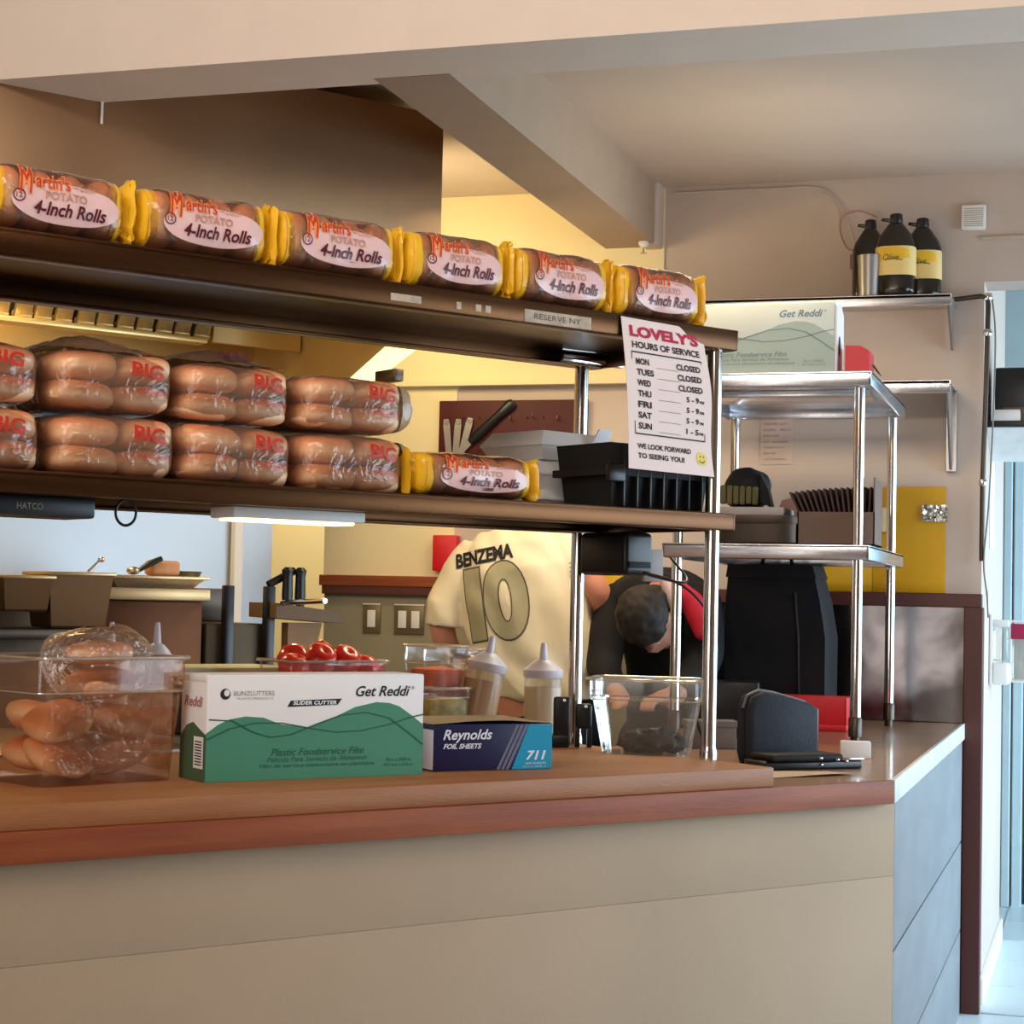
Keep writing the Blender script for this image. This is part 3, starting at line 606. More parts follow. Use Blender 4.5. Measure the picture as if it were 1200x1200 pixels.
part('inner_film', MB().grid(lambda a, b: (-.14+.28*a, -.098+.008*noise.noise(Vector((a*7, b*6, 3))), .02+.17*b), 30, 20), clear('crinkled_film', (.98, .95, .92), .14, .04, .8, 26, .10, (240, 200, 170), fr=1.0), bt, smooth=50)
part('bag_film', MB().grid(wrap, 40, 18), clear('crinkled_film', (.98, .95, .92), .14, .06, .9, 30, .08, (250, 215, 190), fr=1.3), bt, smooth=50)

st_ = thing('clear_tub', 'small clear plastic tub holding a dark crumpled lump near the right chrome post', 'container', P(2.90, 3.485, ZL+.0005)+Vector((.090, .028, 0)), .1)
tub(st_, .262, .19, .178, .22, .72, .06, CL_TUB)
mb = MB()
for x, y, z, r_, sd in ((-.02, 0, .03, .032, 1), (.03, -.01, .034, .035, 2), (.0, .03, .025, .035, 3), (-.045, .02, .022, .024, 4), (.06, .02, .026, .026, 5)): mb.ell((x, y, z), (r_*1.2, r_, r_*.85), 20, 12, wob=.5, seed=sd)
part('dark_contents', mb, mat('black_crumpled', (14, 13, 14), .6, var=.5, scale=40, bump=.5, bscale=40), st_, smooth=60)
for k, (c0, n0, h) in enumerate(((2.892, 3.655, .125), (2.945, 3.635, .108))):
    t = thing('black_clip', ['taller black spring clip standing beside the foil carton', 'shorter black spring clip with open legs, next to the clear tub'][k], 'clip', P(c0, n0, ZL), CY-.6, None)
    part('body', MB().box(-.021, .021, -.012, .012, h*.42 if k else .0, h, .007, 3), M_BLACK, t)
    if k:
        for x in (-.015, .015): part('leg', MB().box(x-.006, x+.006, -.01, .01, 0, h*.5, .002), M_BLACK, t)
    else: part('base', MB().box(-.024, .018, -.014, .014, 0, .03, .004), M_BLACK, t)
    part('rivet', MB().ell((.004, -.012, h*.93), (.005, .003, .005), 10, 8), M_CHROME, t)

# ================================================================== ON THE LOWER PASS SHELF, RIGHT
# white takeaway cartons
def clam(c0, c1, n0, n1, z, h, label, rz=0, lid=True):
    W_, D_ = c1-c0, n1-n0
    t = thing('takeout_box', label, 'box', P((c0+c1)/2, (n0+n1)/2, z), CY+rz, 'white takeout boxes on the lower shelf')
    w, d = W_/2, D_/2
    rb = lambda s, zz: [(-w*s, -d*s, zz), (w*s, -d*s, zz), (w*s, d*s, zz), (-w*s, d*s, zz)]
    part('tray', MB().rings([rb(.86, 0), rb(1, h*.48)]), M_CARDW, t, smooth=0)
    part('lid', MB().rings([rb(1.02, h*.48), rb(1.02, h*.56), rb(.84, h)]), M_CARDW, t, smooth=0)
    part('tab', MB().prism([(-.03, h*.3), (.03, h*.3), (.038, h*.52), (-.038, h*.52)], -d-.002, -d-.0005, 'y'), M_CARDW, t, smooth=0)
clam(2.695, 2.94, 3.515, 3.74, 1.6405, .052, 'bottom white takeout box of the stack on the lower shelf', R(4))
clam(2.69, 2.94, 3.515, 3.74, 1.6935, .068, 'middle white takeout box of the stack on the lower shelf', R(-3))
clam(2.685, 2.945, 3.52, 3.735, 1.7625, .070, 'topmost white takeout box with its lid standing proud', R(6))
tr = thing('black_tray', 'black ribbed plastic tub resting on the lower shelf below the paper sign', 'tray', P(2.875, 3.375, 1.6405), CY)
mb = MB()
rb = lambda w, d, zz: [(-w, -d, zz), (w, -d, zz), (w, d, zz), (-w, d, zz)]
mb.rings([rb(.140, .085, 0), rb(.148, .092, .075)]).rings([rb(.165, .105, .075), rb(.165, .105, .092)])
part('tub_body', mb, M_MBLACK, tr, smooth=0)
part('rim_wall', MB().rings([rb(.152, .095, .092), rb(.158, .10, .15)]), M_MBLACK, tr, smooth=0)
for k in range(7): part('rib', MB().box(-.12+k*.04-.003, -.12+k*.04+.003, -.106, -.084, .004, .145, .002), M_BLACK, tr)
part('handle_lip', MB().box(-.172, -.12, -.112, -.10, .06, .10, .004), M_BLACK, tr)
solo('white_lid_flap', MB().prism([(0, 0), (.06, 0), (.09, .055), (.04, .055)], 0, .004, 'y'), M_CARDW, 'white card flap sticking up behind the black tub', 'lid', P(2.84, 3.505, 1.79), CY+.2, smooth=0)

# under the pass shelf at right: black printer with a grey bracket and cables
pr = thing('ticket_printer', 'black ticket printer slung beneath the lower pass shelf behind the posts', 'printer', P(2.90, 3.50, 0), CY)
part('casing', MB().box(.04, .13, -.02, .16, 1.492, 1.597, .012, 3), M_BLACK, pr)
part('paper_slot', MB().box(.05, .12, -.024, -.018, 1.51, 1.525, .002), M_MBLACK, pr)
part('bracket', MB().box(.134, .20, .02, .03, 1.478, 1.560, .004), mat('grey_bracket_paint', (150, 138, 132), .5), pr)
def cabl(pts, r=.0035, n=40):
    P_ = [Vector(p) for p in pts]; out = []
    for i in range(len(P_)-1):
        a0, a1, a2, a3 = P_[max(i-1, 0)], P_[i], P_[i+1], P_[min(i+2, len(P_)-1)]
        for k in range(8):
            t = k/8; out.append(.5*((2*a1)+(-a0+a2)*t+(2*a0-5*a1+4*a2-a3)*t*t+(-a0+3*a1-3*a2+a3)*t**3))
    out.append(P_[-1]); return MB().tube(out, r, 8)
solo('black_cable', cabl([P(2.99, 3.47, 1.50), P(3.09, 3.44, 1.47), P(3.17, 3.43, 1.40), P(3.22, 3.45, 1.28), P(3.20, 3.50, 1.15), P(3.22, 3.45, 1.03)]), M_BLACK, 'black cable drooping from the ticket printer down to the counter', 'cable')
solo('black_cable', cabl([P(3.03, 3.50, 1.495), P(3.10, 3.46, 1.478), P(3.14, 3.48, 1.49), P(3.15, 3.55, 1.54)]), M_BLACK, 'short black cable looped by the grey bracket', 'cable')

# ================================================================== RIGHT END OF THE COUNTER
po = thing('card_pouch', 'dark navy padded zip pouch standing upright on the counter', 'pouch', (-.870, 4.735, ZC), R(50))
po.scale = (1.08, 1.1, 1.05)
pp_ = [(0, .03), (.0, .135), (.012, .165), (.045, .178), (.09, .172), (.19, .148), (.212, .135), (.216, .03), (.205, .0), (.01, .0)]
def puff(root, name, poly, y0, y1, mt, ins=.006, label=None):
    cx = sum(p[0] for p in poly)/len(poly); cz = sum(p[1] for p in poly)/len(poly); rs = []
    for s, y in ((.90, y0), (.975, y0+.006), (1, (y0+y1)/2-.004), (1, (y0+y1)/2+.004), (.975, y1-.006), (.90, y1)):
        rs.append([(cx+(a-cx)*s, y, cz+(b_-cz)*s) for a, b_ in poly])
    return part(name, MB().rings(rs), mt, root, smooth=70, label=label)
puff(po, 'front_panel', pp_, -.03, .0, mat('navy_fabric', (28, 31, 42), .75, var=.15, scale=30, bump=.2, bscale=120))
puff(po, 'back_panel', pp_, .004, .03, mat('navy_fabric', (40, 44, 58)))
part('zip_edge', MB().tube([(a, .002, b_+.002) for a, b_ in pp_[1:8]], .004, 8), mat('grey_zip', (110, 108, 108), .5), po)
part('grey_side', MB().box(.208, .222, -.016, .02, .012, .135, .004), mat('grey_zip', (110, 108, 108)), po)
wl = thing('black_wallet', 'black bill folder with silver snaps lying beside the zip pouch', 'folder', (-.79, 4.60, ZC), R(42))
part('cover', MB().box(0, .29, 0, .10, 0, .022, .006, 3), M_BLACK, wl); part('flap', MB().box(.01, .22, -.02, .09, .022, .04, .008, 3), M_MBLACK, wl)
part('corner_strip', MB().box(.225, .292, -.003, .006, .022, .028, .002), M_CHROME, wl)
for x, z in ((.15, .03), (.20, .026), (.165, .012), (.24, .02)): part('snap', MB().ell((x, -.021 if z > .025 else -.001, z), (.006, .003, .004), 10, 6), M_CHROME, wl)
solo('packet_box', MB().box(-.04, .04, -.02, .02, 0, .045, .003), M_CARDW, 'tiny white packet box at the foot of the rack leg', 'box', (-.635, 5.13, ZC), R(10))
rt = thing('red_tray', 'low bright red plastic tray at the back of the counter, before the black bag', 'tray', (-1.03, 6.24, ZC), R(-1))
part('front', MB().box(-.20, .24, -.08, -.07, .02, .115, .004), M_RED, rt); part('floor', MB().box(-.20, .24, -.08, .07, 0.0, .022, .004), M_RED, rt)
for x in (-.20, .23): part('side', MB().box(x, x+.01, -.08, .07, .02, .11, .003), M_RED, rt)
part('back', MB().box(-.20, .24, .06, .07, .02, .11, .003), M_RED, rt)
bb = thing('black_bag', 'tall black insulated bag standing on the counter behind the rack legs', 'bag', (-1.07, 6.46, ZC+.0005), R(-2))
rb4 = lambda x0, x1, d, z: [(x0, -d, z), (x1, -d, z), (x1, d, z), (x0, d, z)]
part('body', MB().rings([rb4(-.155, .185, .12, 0), rb4(-.16, .185, .125, .30), rb4(-.16, .165, .12, .42), rb4(-.155, .135, .10, .535)]), M_SHIRTB, bb, smooth=0)
part('top_flap', MB().rings([rb4(-.162, .150, .115, .50), rb4(-.158, .135, .105, .545)]), M_MBLACK, bb, smooth=0)
part('carry_handle', MB().tube([(-.06, -.01, .54), (-.05, -.01, .575), (.04, -.01, .575), (.05, -.01, .54)], .009, 8), M_MBLACK, bb)
part('side_seam', MB().tube([(.10, -.124, .02), (.095, -.126, .30), (.08, -.118, .45)], .004, 6), M_BLACK, bb)
solo('order_sheet', MB().grid(lambda a, b: (.26*a, .10*b, .0015+.004*math.sin(2*a+b)**2), 8, 4).grid(lambda a, b: (.26*a, .10*b, .0005+.004*math.sin(2*a+b)**2), 8, 4), mat('tan_paper', (190, 166, 140), .7), 'creased tan paper sheet lying at the counter corner', 'paper', (-.745, 4.40, ZC), R(48))
solo('grey_card_box', MB().box(-.07, .07, -.04, .04, 0, .075, .003).box(-.075, .075, -.045, .045, .06, .078, .003), mat('grey_brown_card', (104, 90, 80), .7), 'low grey brown box behind the right chrome post', 'box', (-1.06, 5.25, ZC), R(20))
solo('black_box', MB().box(-.11, .11, -.06, .06, 0, .17, .008), M_BLACK, 'black equipment box behind the clear tub and post', 'box', (-1.12, 5.75, ZC), R(8))
# rack
rk = thing('steel_rack', 'tall stainless steel rack of two shelves on chrome legs at the counter end', 'rack', (0, 0, 0), 0)
RX0, RX1, RY0, RY1 = -1.29, -.66, 5.6, 6.6
for z0, z1, nm_ in ((2.085, 2.131, 'top_shelf'), (1.566, 1.611, 'lower_shelf')):
    m_ = MB().box(RX0, RX1, RY0, RY1, z1-.01, z1, .002)
    m_.box(RX0, RX1, RY0, RY0+.012, z0, z1, .005).box(RX0, RX1, RY1-.012, RY1, z0, z1, .004).box(RX1-.012, RX1, RY0, RY1, z0, z1, .004).box(RX0, RX0+.012, RY0, RY1, z0, z1, .004)
    m_.box(RX0+.05, RX1-.05, 6.0, 6.2, z1-.032, z1-.01, .003)
    part(nm_, m_, M_RACK, rk)
for x, y in ((-.70, 5.64), (-1.25, 5.64), (-.70, 6.56), (-1.25, 6.56)):
    lg = part('leg', MB().tube([(x, y, ZC+.03), (x, y, 1.566)], .0165, 20).tube([(x, y, 1.611), (x, y, 2.086)], .0165, 20), M_CHROME, rk)
    part('foot', MB().lathe([(.014, 0), (.014, .02), (.020, .022), (.020, .075), (.0165, .08)], 18, (x, y, ZC)), M_DARKST, lg)
# things on top of the rack
f2 = thing('film_carton', 'pale bluish green film carton on top of the steel rack', 'box', (-1.28, 5.62, 2.1315), R(0))
M_CPALE = mat('pale_mint_card', (208, 214, 206), .6, var=.04, scale=5); M_CP2 = mat('mint_print', (176, 192, 182), .6, var=.03); M_CP3 = mat('grey_green_ink', (126, 144, 142), .6, var=0); M_CP4 = mat('steel_blue_ink', (110, 138, 156), .6, var=0)
wavebox(f2, .505, .212, .16, M_CPALE, M_CP2, M_CP3, M_CP4)
part('end_cap', MB().prism([(0, .0), (.15, .0), (.16, .10), (.155, .19), (.08, .222), (.0, .20)], .506, .512, 'x'), M_CARDW, f2, smooth=0)
part('finger_slot', MB().prism([(.06+.018*math.cos(t), .085+.03*math.sin(t)) for t in [2*math.pi*k/18 for k in range(18)]], .512, .5135, 'x'), M_MBLACK, f2, smooth=0)
rc_ = thing('red_scoop_box', 'small red plastic box beside the film carton on the rack top', 'box', (-.745, 5.64, 2.1315), 0)
part('shell', MB().prism([(0, 0), (.072, 0), (.072, .065), (.045, .08), (0, .082)], 0, .12, 'y'), M_RED, rc_, smooth=0)
sk = thing('wire_forks', 'row of thin dark wires lying on the rack corner beside the red box', 'utensil', (-.672, 5.70, 2.1315), 0)
for k in range(5): part('wire', MB().tube([(-.03+.0, .0+k*.03, .075-k*.0), (.012, .02+k*.03, .012)], .0016, 6), M_DARKST, sk)
# things on the rack's lower shelf
tn = thing('round_tin', 'dark steel round cornered tin on the lower rack shelf', 'tin', (-1.02, 5.76, 1.6115), 0)
part('body', MB().lathe([(.96, 0), (1, .006), (1, .062)], 40, (0, 0, 0), .16, .13, pw=3), M_DARKST, tn); part('lid', MB().lathe([(1.02, .062), (1.03, .068), (1.02, .086), (.97, .088)], 40, (0, 0, 0), .16, .13, pw=3), M_DARKST, tn)
solo('white_tray', MB().box(-.11, .14, -.1, .1, 0, .026, .003), mat('grey_white_card', (190, 176, 168), .7), 'flat grey white card tray lying on the round tin', 'tray', (-1.07, 5.78, 1.700), 0)
cp_ = thing('knit_cap', 'black and olive cap lying on the flat card tray', 'cap', (-1.07, 5.80, 1.7265), 0)
part('crown', MB().ell((.0, .03, .06), (.075, .06, .07), 24, 14, wob=.15, seed=3), M_MBLACK, cp_, smooth=60)
mb = MB()
for k in range(7): mb.box(-.09+k*.02, -.072+k*.02, -.055, -.035, .01+.002*(k % 2), .072-.001*k, .005)
part('olive_band', mb, mat('olive_cloth', (104, 96, 62), .85, var=.1), cp_); part('peak', MB().prism([(.05, .02), (.09, .0), (.075, .06), (.05, .11)], -.03, .02, 'y'), M_MBLACK, cp_)
solo('pink_paper', MB().prism([(0, 0), (.14, 0), (.15, .05), (.06, .062), (.02, .05)], 0, .004, 'y'), mat('dusky_pink_paper', (168, 122, 110), .7), 'dusky pink folded paper behind the card sleeves', 'paper', (-1.0, 5.95, 1.6115+.10), 0, smooth=0)
cb = thing('card_box', 'open brown card box packed with cup sleeves on the lower rack shelf', 'box', (-.885, 5.66, 1.6115), 0)
part('front', MB().box(0, .232, 0, .004, 0, .10), M_CARDB, cb); part('side', MB().prism([(0, 0), (.2, 0), (.2, .195), (.03, .205), (.0, .205)], .228, .232, 'x'), M_CARDB, cb)
part('back', MB().box(0, .232, .196, .2, 0, .17), M_CARDB, cb); part('floor', MB().box(0, .232, 0, .2, 0, .004), M_CARDB, cb); part('left_side', MB().box(0, .004, 0, .2, 0, .10), M_CARDB, cb)
M_SLV = mat('dark_brown_sleeve', (88, 66, 58), .85, var=.08, scale=14)
slv = MB().prism([(-.014, 0), (.014, 0), (.02, .17), (-.008, .17)], 0, .15, 'y').mesh('sleeve', 0)
slv = MB().box(-.003, .003, 0, .15, 0, .165, .001, 1).mesh('sleeve', 0)
for k in range(15): link('sleeve', slv, M_SLV, cb, (.045+k*.0118, .02, .012), (0, R(-26+k*2.0), 0))

# ================================================================== REAR WALL THINGS
ws = thing('wall_shelf', 'upper stainless wall shelf carrying dark jugs', 'shelf', (0, 0, 0), 0, 'steel wall shelves')
part('board', MB().box(-1.5, -.51, 6.63, 6.90, 2.515, 2.525).box(-1.5, -.51, 6.63, 6.64, 2.488, 2.527, .003), M_RACK, ws)
part('bracket', MB().prism([(6.89, 2.515), (6.66, 2.515), (6.89, 2.36)], -.53, -.522, 'x'), M_STEEL, ws, smooth=0)
w2 = thing('wall_shelf', 'lower stainless wall shelf, empty, partly behind the steel rack', 'shelf', (0, 0, 0), 0, 'steel wall shelves')
part('board', MB().box(-1.5, -.51, 6.63, 6.90, 2.212, 2.222).box(-1.5, -.51, 6.63, 6.64, 2.178, 2.224, .003), M_RACK, w2)
part('bracket', MB().prism([(6.89, 2.212), (6.66, 2.212), (6.87, 1.93), (6.89, 1.93)], -.53, -.522, 'x').box(-.545, -.505, 6.885, 6.90, 1.92, 2.21, .003), M_STEEL, w2, smooth=0)
M_JUG = mat('brown_black_jug', (30, 24, 16), .18, var=.2, coat=.4)
def jug(x, y, s, label, lab=True):
    t = thing('oil_jug', label, 'jug', (x, y, 2.5275), R(random.uniform(-3, 3)), 'dark jugs on the wall shelf')
    part('body', MB().lathe([(.060, 0), (.068, .006), (.070, .03), (.070, .19), (.062, .215), (.030, .262), (.020, .272)], 32, (0, 0, 0), s, s*.9, pw=2.8), M_JUG, t, smooth=50)
    part('cap', MB().lathe([(.022, .268), (.024, .272), (.022, .300), (.018, .303)], 20, (0, 0, 0), s, s), M_BLACK, t)
    part('handle', MB().tube([(-.018*s, 0, .285), (-.05*s, 0, .288), (-.052*s, 0, .283), (-.02*s, 0, .276)], .003, 8), M_BLACK, t)
    if lab:
        lb = part('label', MB().lathe([(.0712, .075), (.0712, .178)], 32, (0, 0, 0), s, s*.9, pw=2.8, caps=False), mat('cream_yellow_label', (226, 196, 128), .6, var=.04), t, smooth=50)
        ft = lambda u, v: Vector((u, -.0712*s*.9*(1-abs(u/.0712/s)**2.8)**(1/2.8)-.001, v))
        mb = MB(); shape(mb, [(-.055*s, .125), (.055*s, .135), (.05*s, .165), (.01, .176), (-.05*s, .17)], ft, .02); part('yellow_patch', mb, mat('amber_print', (232, 186, 50), .6), lb)
        mb = MB(); text(mb, 'Olive', lambda u, v: ft(u, v)+Vector((0, -.001, 0)), -.01, .138, .055, .022, shear=.3, cut=.015); stripline(mb, [(-.03, .128), (.0, .133), (.03, .127)], .003, lambda u, v: ft(u, v)+Vector((0, -.001, 0))); part('lettering', mb, mat('olive_ink', (86, 74, 16), .6), lb, smooth=0)
    return t
random.seed(11)
jug(-.712, 6.715, 1.0, 'largest dark jug with a cream and yellow label, front and centre on the wall shelf')
jug(-.812, 6.80, .90, 'dark unlabelled jug standing behind the steel cup', False)
jug(-.628, 6.81, .98, 'dark jug half hidden behind the right side of the labelled jug')
solo('steel_cup', MB().lathe([(.034, 0), (.038, .004), (.044, .15), (.042, .15), (.036, .01), (.0, .008)], 32), M_STEEL, 'tall brushed steel cup standing in front of the left jug', 'cup', (-.80, 6.685, 2.5275))
vt = thing('wall_speaker', 'small square white slotted grille box high on the rear wall', 'speaker', (-.454, YB, 2.843), 0)
part('case', MB().box(-.043, .043, -.03, 0, -.045, .045, .006), M_WHITE, vt)
mb = MB()
for k in range(9): mb.box(-.034, .034, -.0315, -.0295, -.034+k*.0078, -.031+k*.0078)
part('grille_slots', mb, mat('grey_slot', (170, 160, 150), .6), vt, smooth=0)
solo('conduit', MB().box(0, .35, -.012, 0, -.008, .004, .002), M_WALL, 'thin painted cable trunking beside the wall speaker', 'trunking', (-.43, YB, 2.77), 0)
solo('yellow_board', MB().box(-.80, -.542, -.012, 0, 1.482, 1.866, .002).box(-1.16, -.80, -.010, 0, 1.482, 1.62, .002), M_YEL, 'mustard yellow board fixed to the rear wall above the maroon rail', 'board', (0, YB-.001, 0), 0)
solo('foil_scrap', MB().grid(lambda a, b: (.09*a, -.006+.01*noise.noise(Vector((a*8, b*8, 1))), .06*b), 14, 10), mat('crumpled_foil', (216, 214, 210), .18, 1, .05, bump=.8, bscale=30), 'crumpled shiny foil strip stuck on the yellow board', 'foil', (-.625, YB-.02, 1.74), 0, smooth=20)
solo('clear_packet', MB().box(0, .04, -.03, 0, 0, .09, .006), mat('pale_packet', (214, 200, 150), .3), 'pale packet standing against the yellow board', 'packet', (-.78, YB-.02, 1.70))
ns = thing('note_sheet', 'faded handwritten note taped to the rear wall behind the rack', 'paper', (-1.22, YB-.001, 1.95), 0)
part('sheet', MB().box(0, .12, -.002, 0, 0, .17), mat('faded_note_paper', (200, 178, 168), .8), ns)
mb = MB()
for k, wd in enumerate((.09, .10, .06, .09, .08, .05, .09)): text(mb, ['ORDER LIST', 'rolls  film', 'foil', 'oil  towels', 'napkins', 'gloves', 'call Sunday'][k], lambda u, v: Vector((u, -.003, v)), .01+wd/2, .15-k*.022, wd, .009, shear=.2)
part('handwriting', mb, mat('faint_purple_ink', (150, 120, 122), .7), ns, smooth=0)
# pipe and cords down the wall end
pi_ = thing('steel_pipe', 'slim grey steel pipe running along and down the corner of the rear wall', 'pipe', (0, 0, 0), 0)
part('pipe', MB().tube([(-.60, 6.87, 2.535), (-.50, 6.87, 2.545), (-.425, 6.87, 2.553), (-.402, 6.87, 2.545), (-.399, 6.87, 2.52), (-.404, 6.87, 2.2), (-.412, 6.87, 1.9), (-.413, 6.87, 1.6)], .009, 12), M_DARKST, pi_)
for z in (2.55, 2.42, 1.88): part('joint', MB().lathe([(.013, -.012), (.015, -.008), (.015, .008), (.013, .012)], 14, (-.400 if z > 2 else -.412, 6.87, z)), M_CHROME, pi_)
solo('hanging_cable', cabl([(-.385, 6.86, 2.54), (-.372, 6.85, 2.40), (-.378, 6.86, 2.1), (-.39, 6.86, 1.8), (-.405, 6.86, 1.60), (-.392, 6.85, 1.48), (-.39, 6.9, 1.40)], .003), mat('grey_cord', (120, 116, 112), .5), 'thin grey cord hanging beside the steel pipe', 'cord')
solo('wall_wire', cabl([(-1.56, YB-.006, 2.985), (-1.2, YB-.006, 2.985), (-1.02, YB-.006, 2.98), (-.95, YB-.01, 2.93), (-.91, YB-.01, 2.86), (-.885, YB-.01, 2.78), (-.865, YB-.01, 2.70)], .0035), M_WALL, 'long wall coloured wire sagging from the ceiling line to the jugs', 'wire')
solo('wall_wire', cabl([(-.80, YB-.012, 2.86), (-.87, YB-.012, 2.885), (-.93, YB-.012, 2.86), (-.93, YB-.012, 2.79), (-.89, YB-.012, 2.74), (-.82, YB-.02, 2.80)], .003), mat('pinkish_wire', (176, 140, 130), .6), 'small loop of pinkish wire beside the left jug', 'wire')
solo('red_tag', MB().prism([(-.03, .02), (.02, .045), (.03, .01), (-.012, -.005), (-.022, -.035), (-.03, -.03)], 0, .006, 'y'), mat('dull_red_tag', (150, 84, 86), .6), 'dull red plastic connector hanging by the left jug', 'connector', (-.865, YB-.03, 2.70), 0, smooth=0)
sp = thing('sprinkler_head', 'small white sprinkler head below the end of the ceiling beam', 'sprinkler', (-1.655, 6.79, 2.77), 0)
part('cup', MB().lathe([(.016, .03), (.02, .0), (.012, -.01)], 16), M_WHITE, sp); part('deflector', MB().lathe([(.002, -.012), (.004, -.03), (.013, -.032), (.013, -.035)], 16), M_CHROME, sp)

# switches on the wainscot
M_PLATE = mat('bronze_plate', (120, 108, 78), .4, .4, .05)
def switch(x, w, n, label):
    t = thing('switch_plate', label, 'light switch', (x, YB-.012, 1.338), 0, 'wall switches below the wooden rail')
    part('plate', MB().box(-w/2, w/2, -.008, 0, -.058, .058, .003), M_PLATE, t)
    for k in range(n):
        cx = (k-(n-1)/2)*.055
        part('rocker', MB().box(cx-.017, cx+.017, -.014, -.006, -.034, .034, .003), M_WHITE, t)
    part('top_glint_edge', MB().box(-w/2, w/2, -.011, 0, .055, .060, .001), M_WHITE, t)
switch(-2.753, .075, 1, 'single rocker light switch below the wooden rail')
switch(-2.595, .125, 2, 'double rocker light switch, nearer the person in the white jersey')
# dispenser and red box
solo('red_call_point', MB().box(-.06, .04, -.05, 0, 0, .14, .006), M_RED, 'red fire call box above the wooden rail, left of the jersey shoulder', 'alarm', (-2.43, YB-.012, 1.53), 0)
ds = thing('grey_dispenser', 'grey rounded towel dispenser hanging on the far cream wall', 'dispenser', (-3.42, 8.45, 1.48), R(8))
part('shell', MB().box(-.02, .16, -.05, .34, .05, .40, .03, 3), mat('sage_grey_plastic', (150, 146, 120), .5), ds); part('tray', MB().box(-.0, .13, -.03, .3, .0, .052, .01), mat('sage_grey_plastic', (150, 146, 120)), ds)
# pegboard with hanging tools
pg = thing('pegboard', 'dark red pegboard fixed to the rear wall behind the white boxes', 'board', (0, YB-.01, 0), 0)
part('board', MB().box(-2.488, -1.885, -.014, 0, 1.90, 2.198, .002), M_DKRED, pg)
mb = MB()
for i in range(9):
    for j in range(4): mb.box(-2.45+i*.065-.004, -2.45+i*.065+.004, -.0155, -.0135, 1.93+j*.065, 1.938+j*.065)
part('peg_holes', mb, M_MBLACK, pg, smooth=0)
def tool(x, z, rot, kind, label):
    t = thing({'tongs': 'steel_tongs', 'handle': 'black_spatula', 'hook': 'steel_hook'}[kind], label, 'utensil', (x, YB-.035, z), 0, None, (0, rot, 0))
    if kind == 'tongs':
        part('blade', MB().prism([(-.012, -.14), (.012, -.14), (.014, .0), (.010, .025), (-.010, .025), (-.014, 0)], 0, .003, 'y'), M_STEEL, t); part('eye', MB().tube([(.007*math.cos(a), -.001, .012+.007*math.sin(a)) for a in [2*math.pi*k/12 for k in range(12)]], .0025, 6, closed=True), M_STEEL, t)
    elif kind == 'handle':
        part('grip', MB().lathe([(.014, -.10), (.02, -.06), (.018, .06), (.023, .12), (.014, .135)], 14, sy=.6), M_BLACK, t); part('blade', MB().prism([(-.02, -.25), (.02, -.25), (.01, -.09), (-.01, -.09)], -.002, .002, 'y'), M_STEEL, t)
    else: part('hook', MB().tube([(0, .02, 0), (0, 0, 0), (0, -.012, .003), (0, -.014, .014)], .0025, 6), M_CHROME, t)
tool(-2.452, 2.10, R(-6), 'tongs', 'leftmost flat steel tongs hanging on the red pegboard'); tool(-2.405, 2.10, R(4), 'tongs', 'second flat steel tongs hanging on the red pegboard'); tool(-2.36, 2.105, R(14), 'tongs', 'third steel tongs, tilted, next to the black spatula')
tool(-2.28, 2.10, R(48), 'handle', 'black handled spatula hanging slanted on the red pegboard')
for k, x in enumerate((-2.19, -2.10, -2.0, -1.92)): tool(x, 2.12+.01*(k % 2), 0, 'hook', ['steel hook nearest the black spatula', 'second steel hook right of the black spatula', 'third steel hook right of the black spatula', 'steel hook at the right edge of the pegboard'][k])
yb = solo('yellow_box', MB().prism([(-.10, 0), (.08, 0), (.11, .045), (-.13, .045)], -.06, 0, 'y'), mat('yellow_tub', (222, 176, 44), .5), 'small yellow tub sitting on the maroon rail behind the jersey arm', 'tub', (-1.74, YB-.046, 1.4825), 0)
# hall
bs = thing('black_speaker_box', 'black box on a shelf in the hall beyond the opening', 'box', (-.20, 7.30, 2.128), 0)
part('case', MB().box(-.19, .25, -.12, .12, 0, .205, .008), M_BLACK, bs); part('badge', MB().box(-.055, -.035, -.124, -.118, .10, .14, .002), M_GREYT, bs); part('sloped_front', MB().prism([(-.125, .0), (-.12, .055), (-.12, .0)], -.16, .24, 'x'), M_DARKST, bs, smooth=0)
hsf = thing('hall_shelf', 'grey shelf with a dark edge carrying the black box in the hall', 'shelf', (0, 0, 0), 0)
part('board', MB().box(-.414, .4, 7.12, 7.48, 2.105, 2.127, .002), M_BLACK, hsf); part('underside', MB().prism([(7.14, 2.104), (7.46, 2.104), (7.46, 2.0), (7.40, 2.0)], -.414, .4, 'x'), M_OFFWHITE, hsf, smooth=0)
solo('white_papers', MB().box(0, .10, 0, .12, 0, .035, .002).box(.002, .098, .005, .12, .035, .042, .001), M_CARDW, 'stack of white papers lying on the hall shelf', 'papers', (-.395, 7.125, 2.1275), 0)
for k, (z0, z1, y0) in enumerate(((1.66, 2.02, 7.35), (1.42, 1.50, 7.30))):
    solo('wall_paper_sheet', MB().box(0, .004, 0, .26 if k == 0 else .14, 0, z1-z0, .001), M_CARDW, ['tall white notice pinned on the hall side wall', 'small white notice on the hall side wall above the dispenser'][k], 'notice', (-.4148, y0, z0), 0)
sd = thing('soap_dispenser', 'clear and white sanitizer dispenser on the hall side wall', 'dispenser', (-.4135, 7.45, 1.14), 0)
part('back_plate', MB().box(0, .012, -.05, .06, 0, .27, .004), M_WHITE, sd); part('reservoir', MB().box(.012, .07, -.04, .05, .09, .22, .012, 3), CL_TUB, sd); part('pump_cover', MB().box(.012, .075, -.045, .055, .0, .085, .012, 3), M_WHITE, sd); part('lid', MB().box(.01, .072, -.042, .052, .222, .25, .008), M_OFFWHITE, sd)
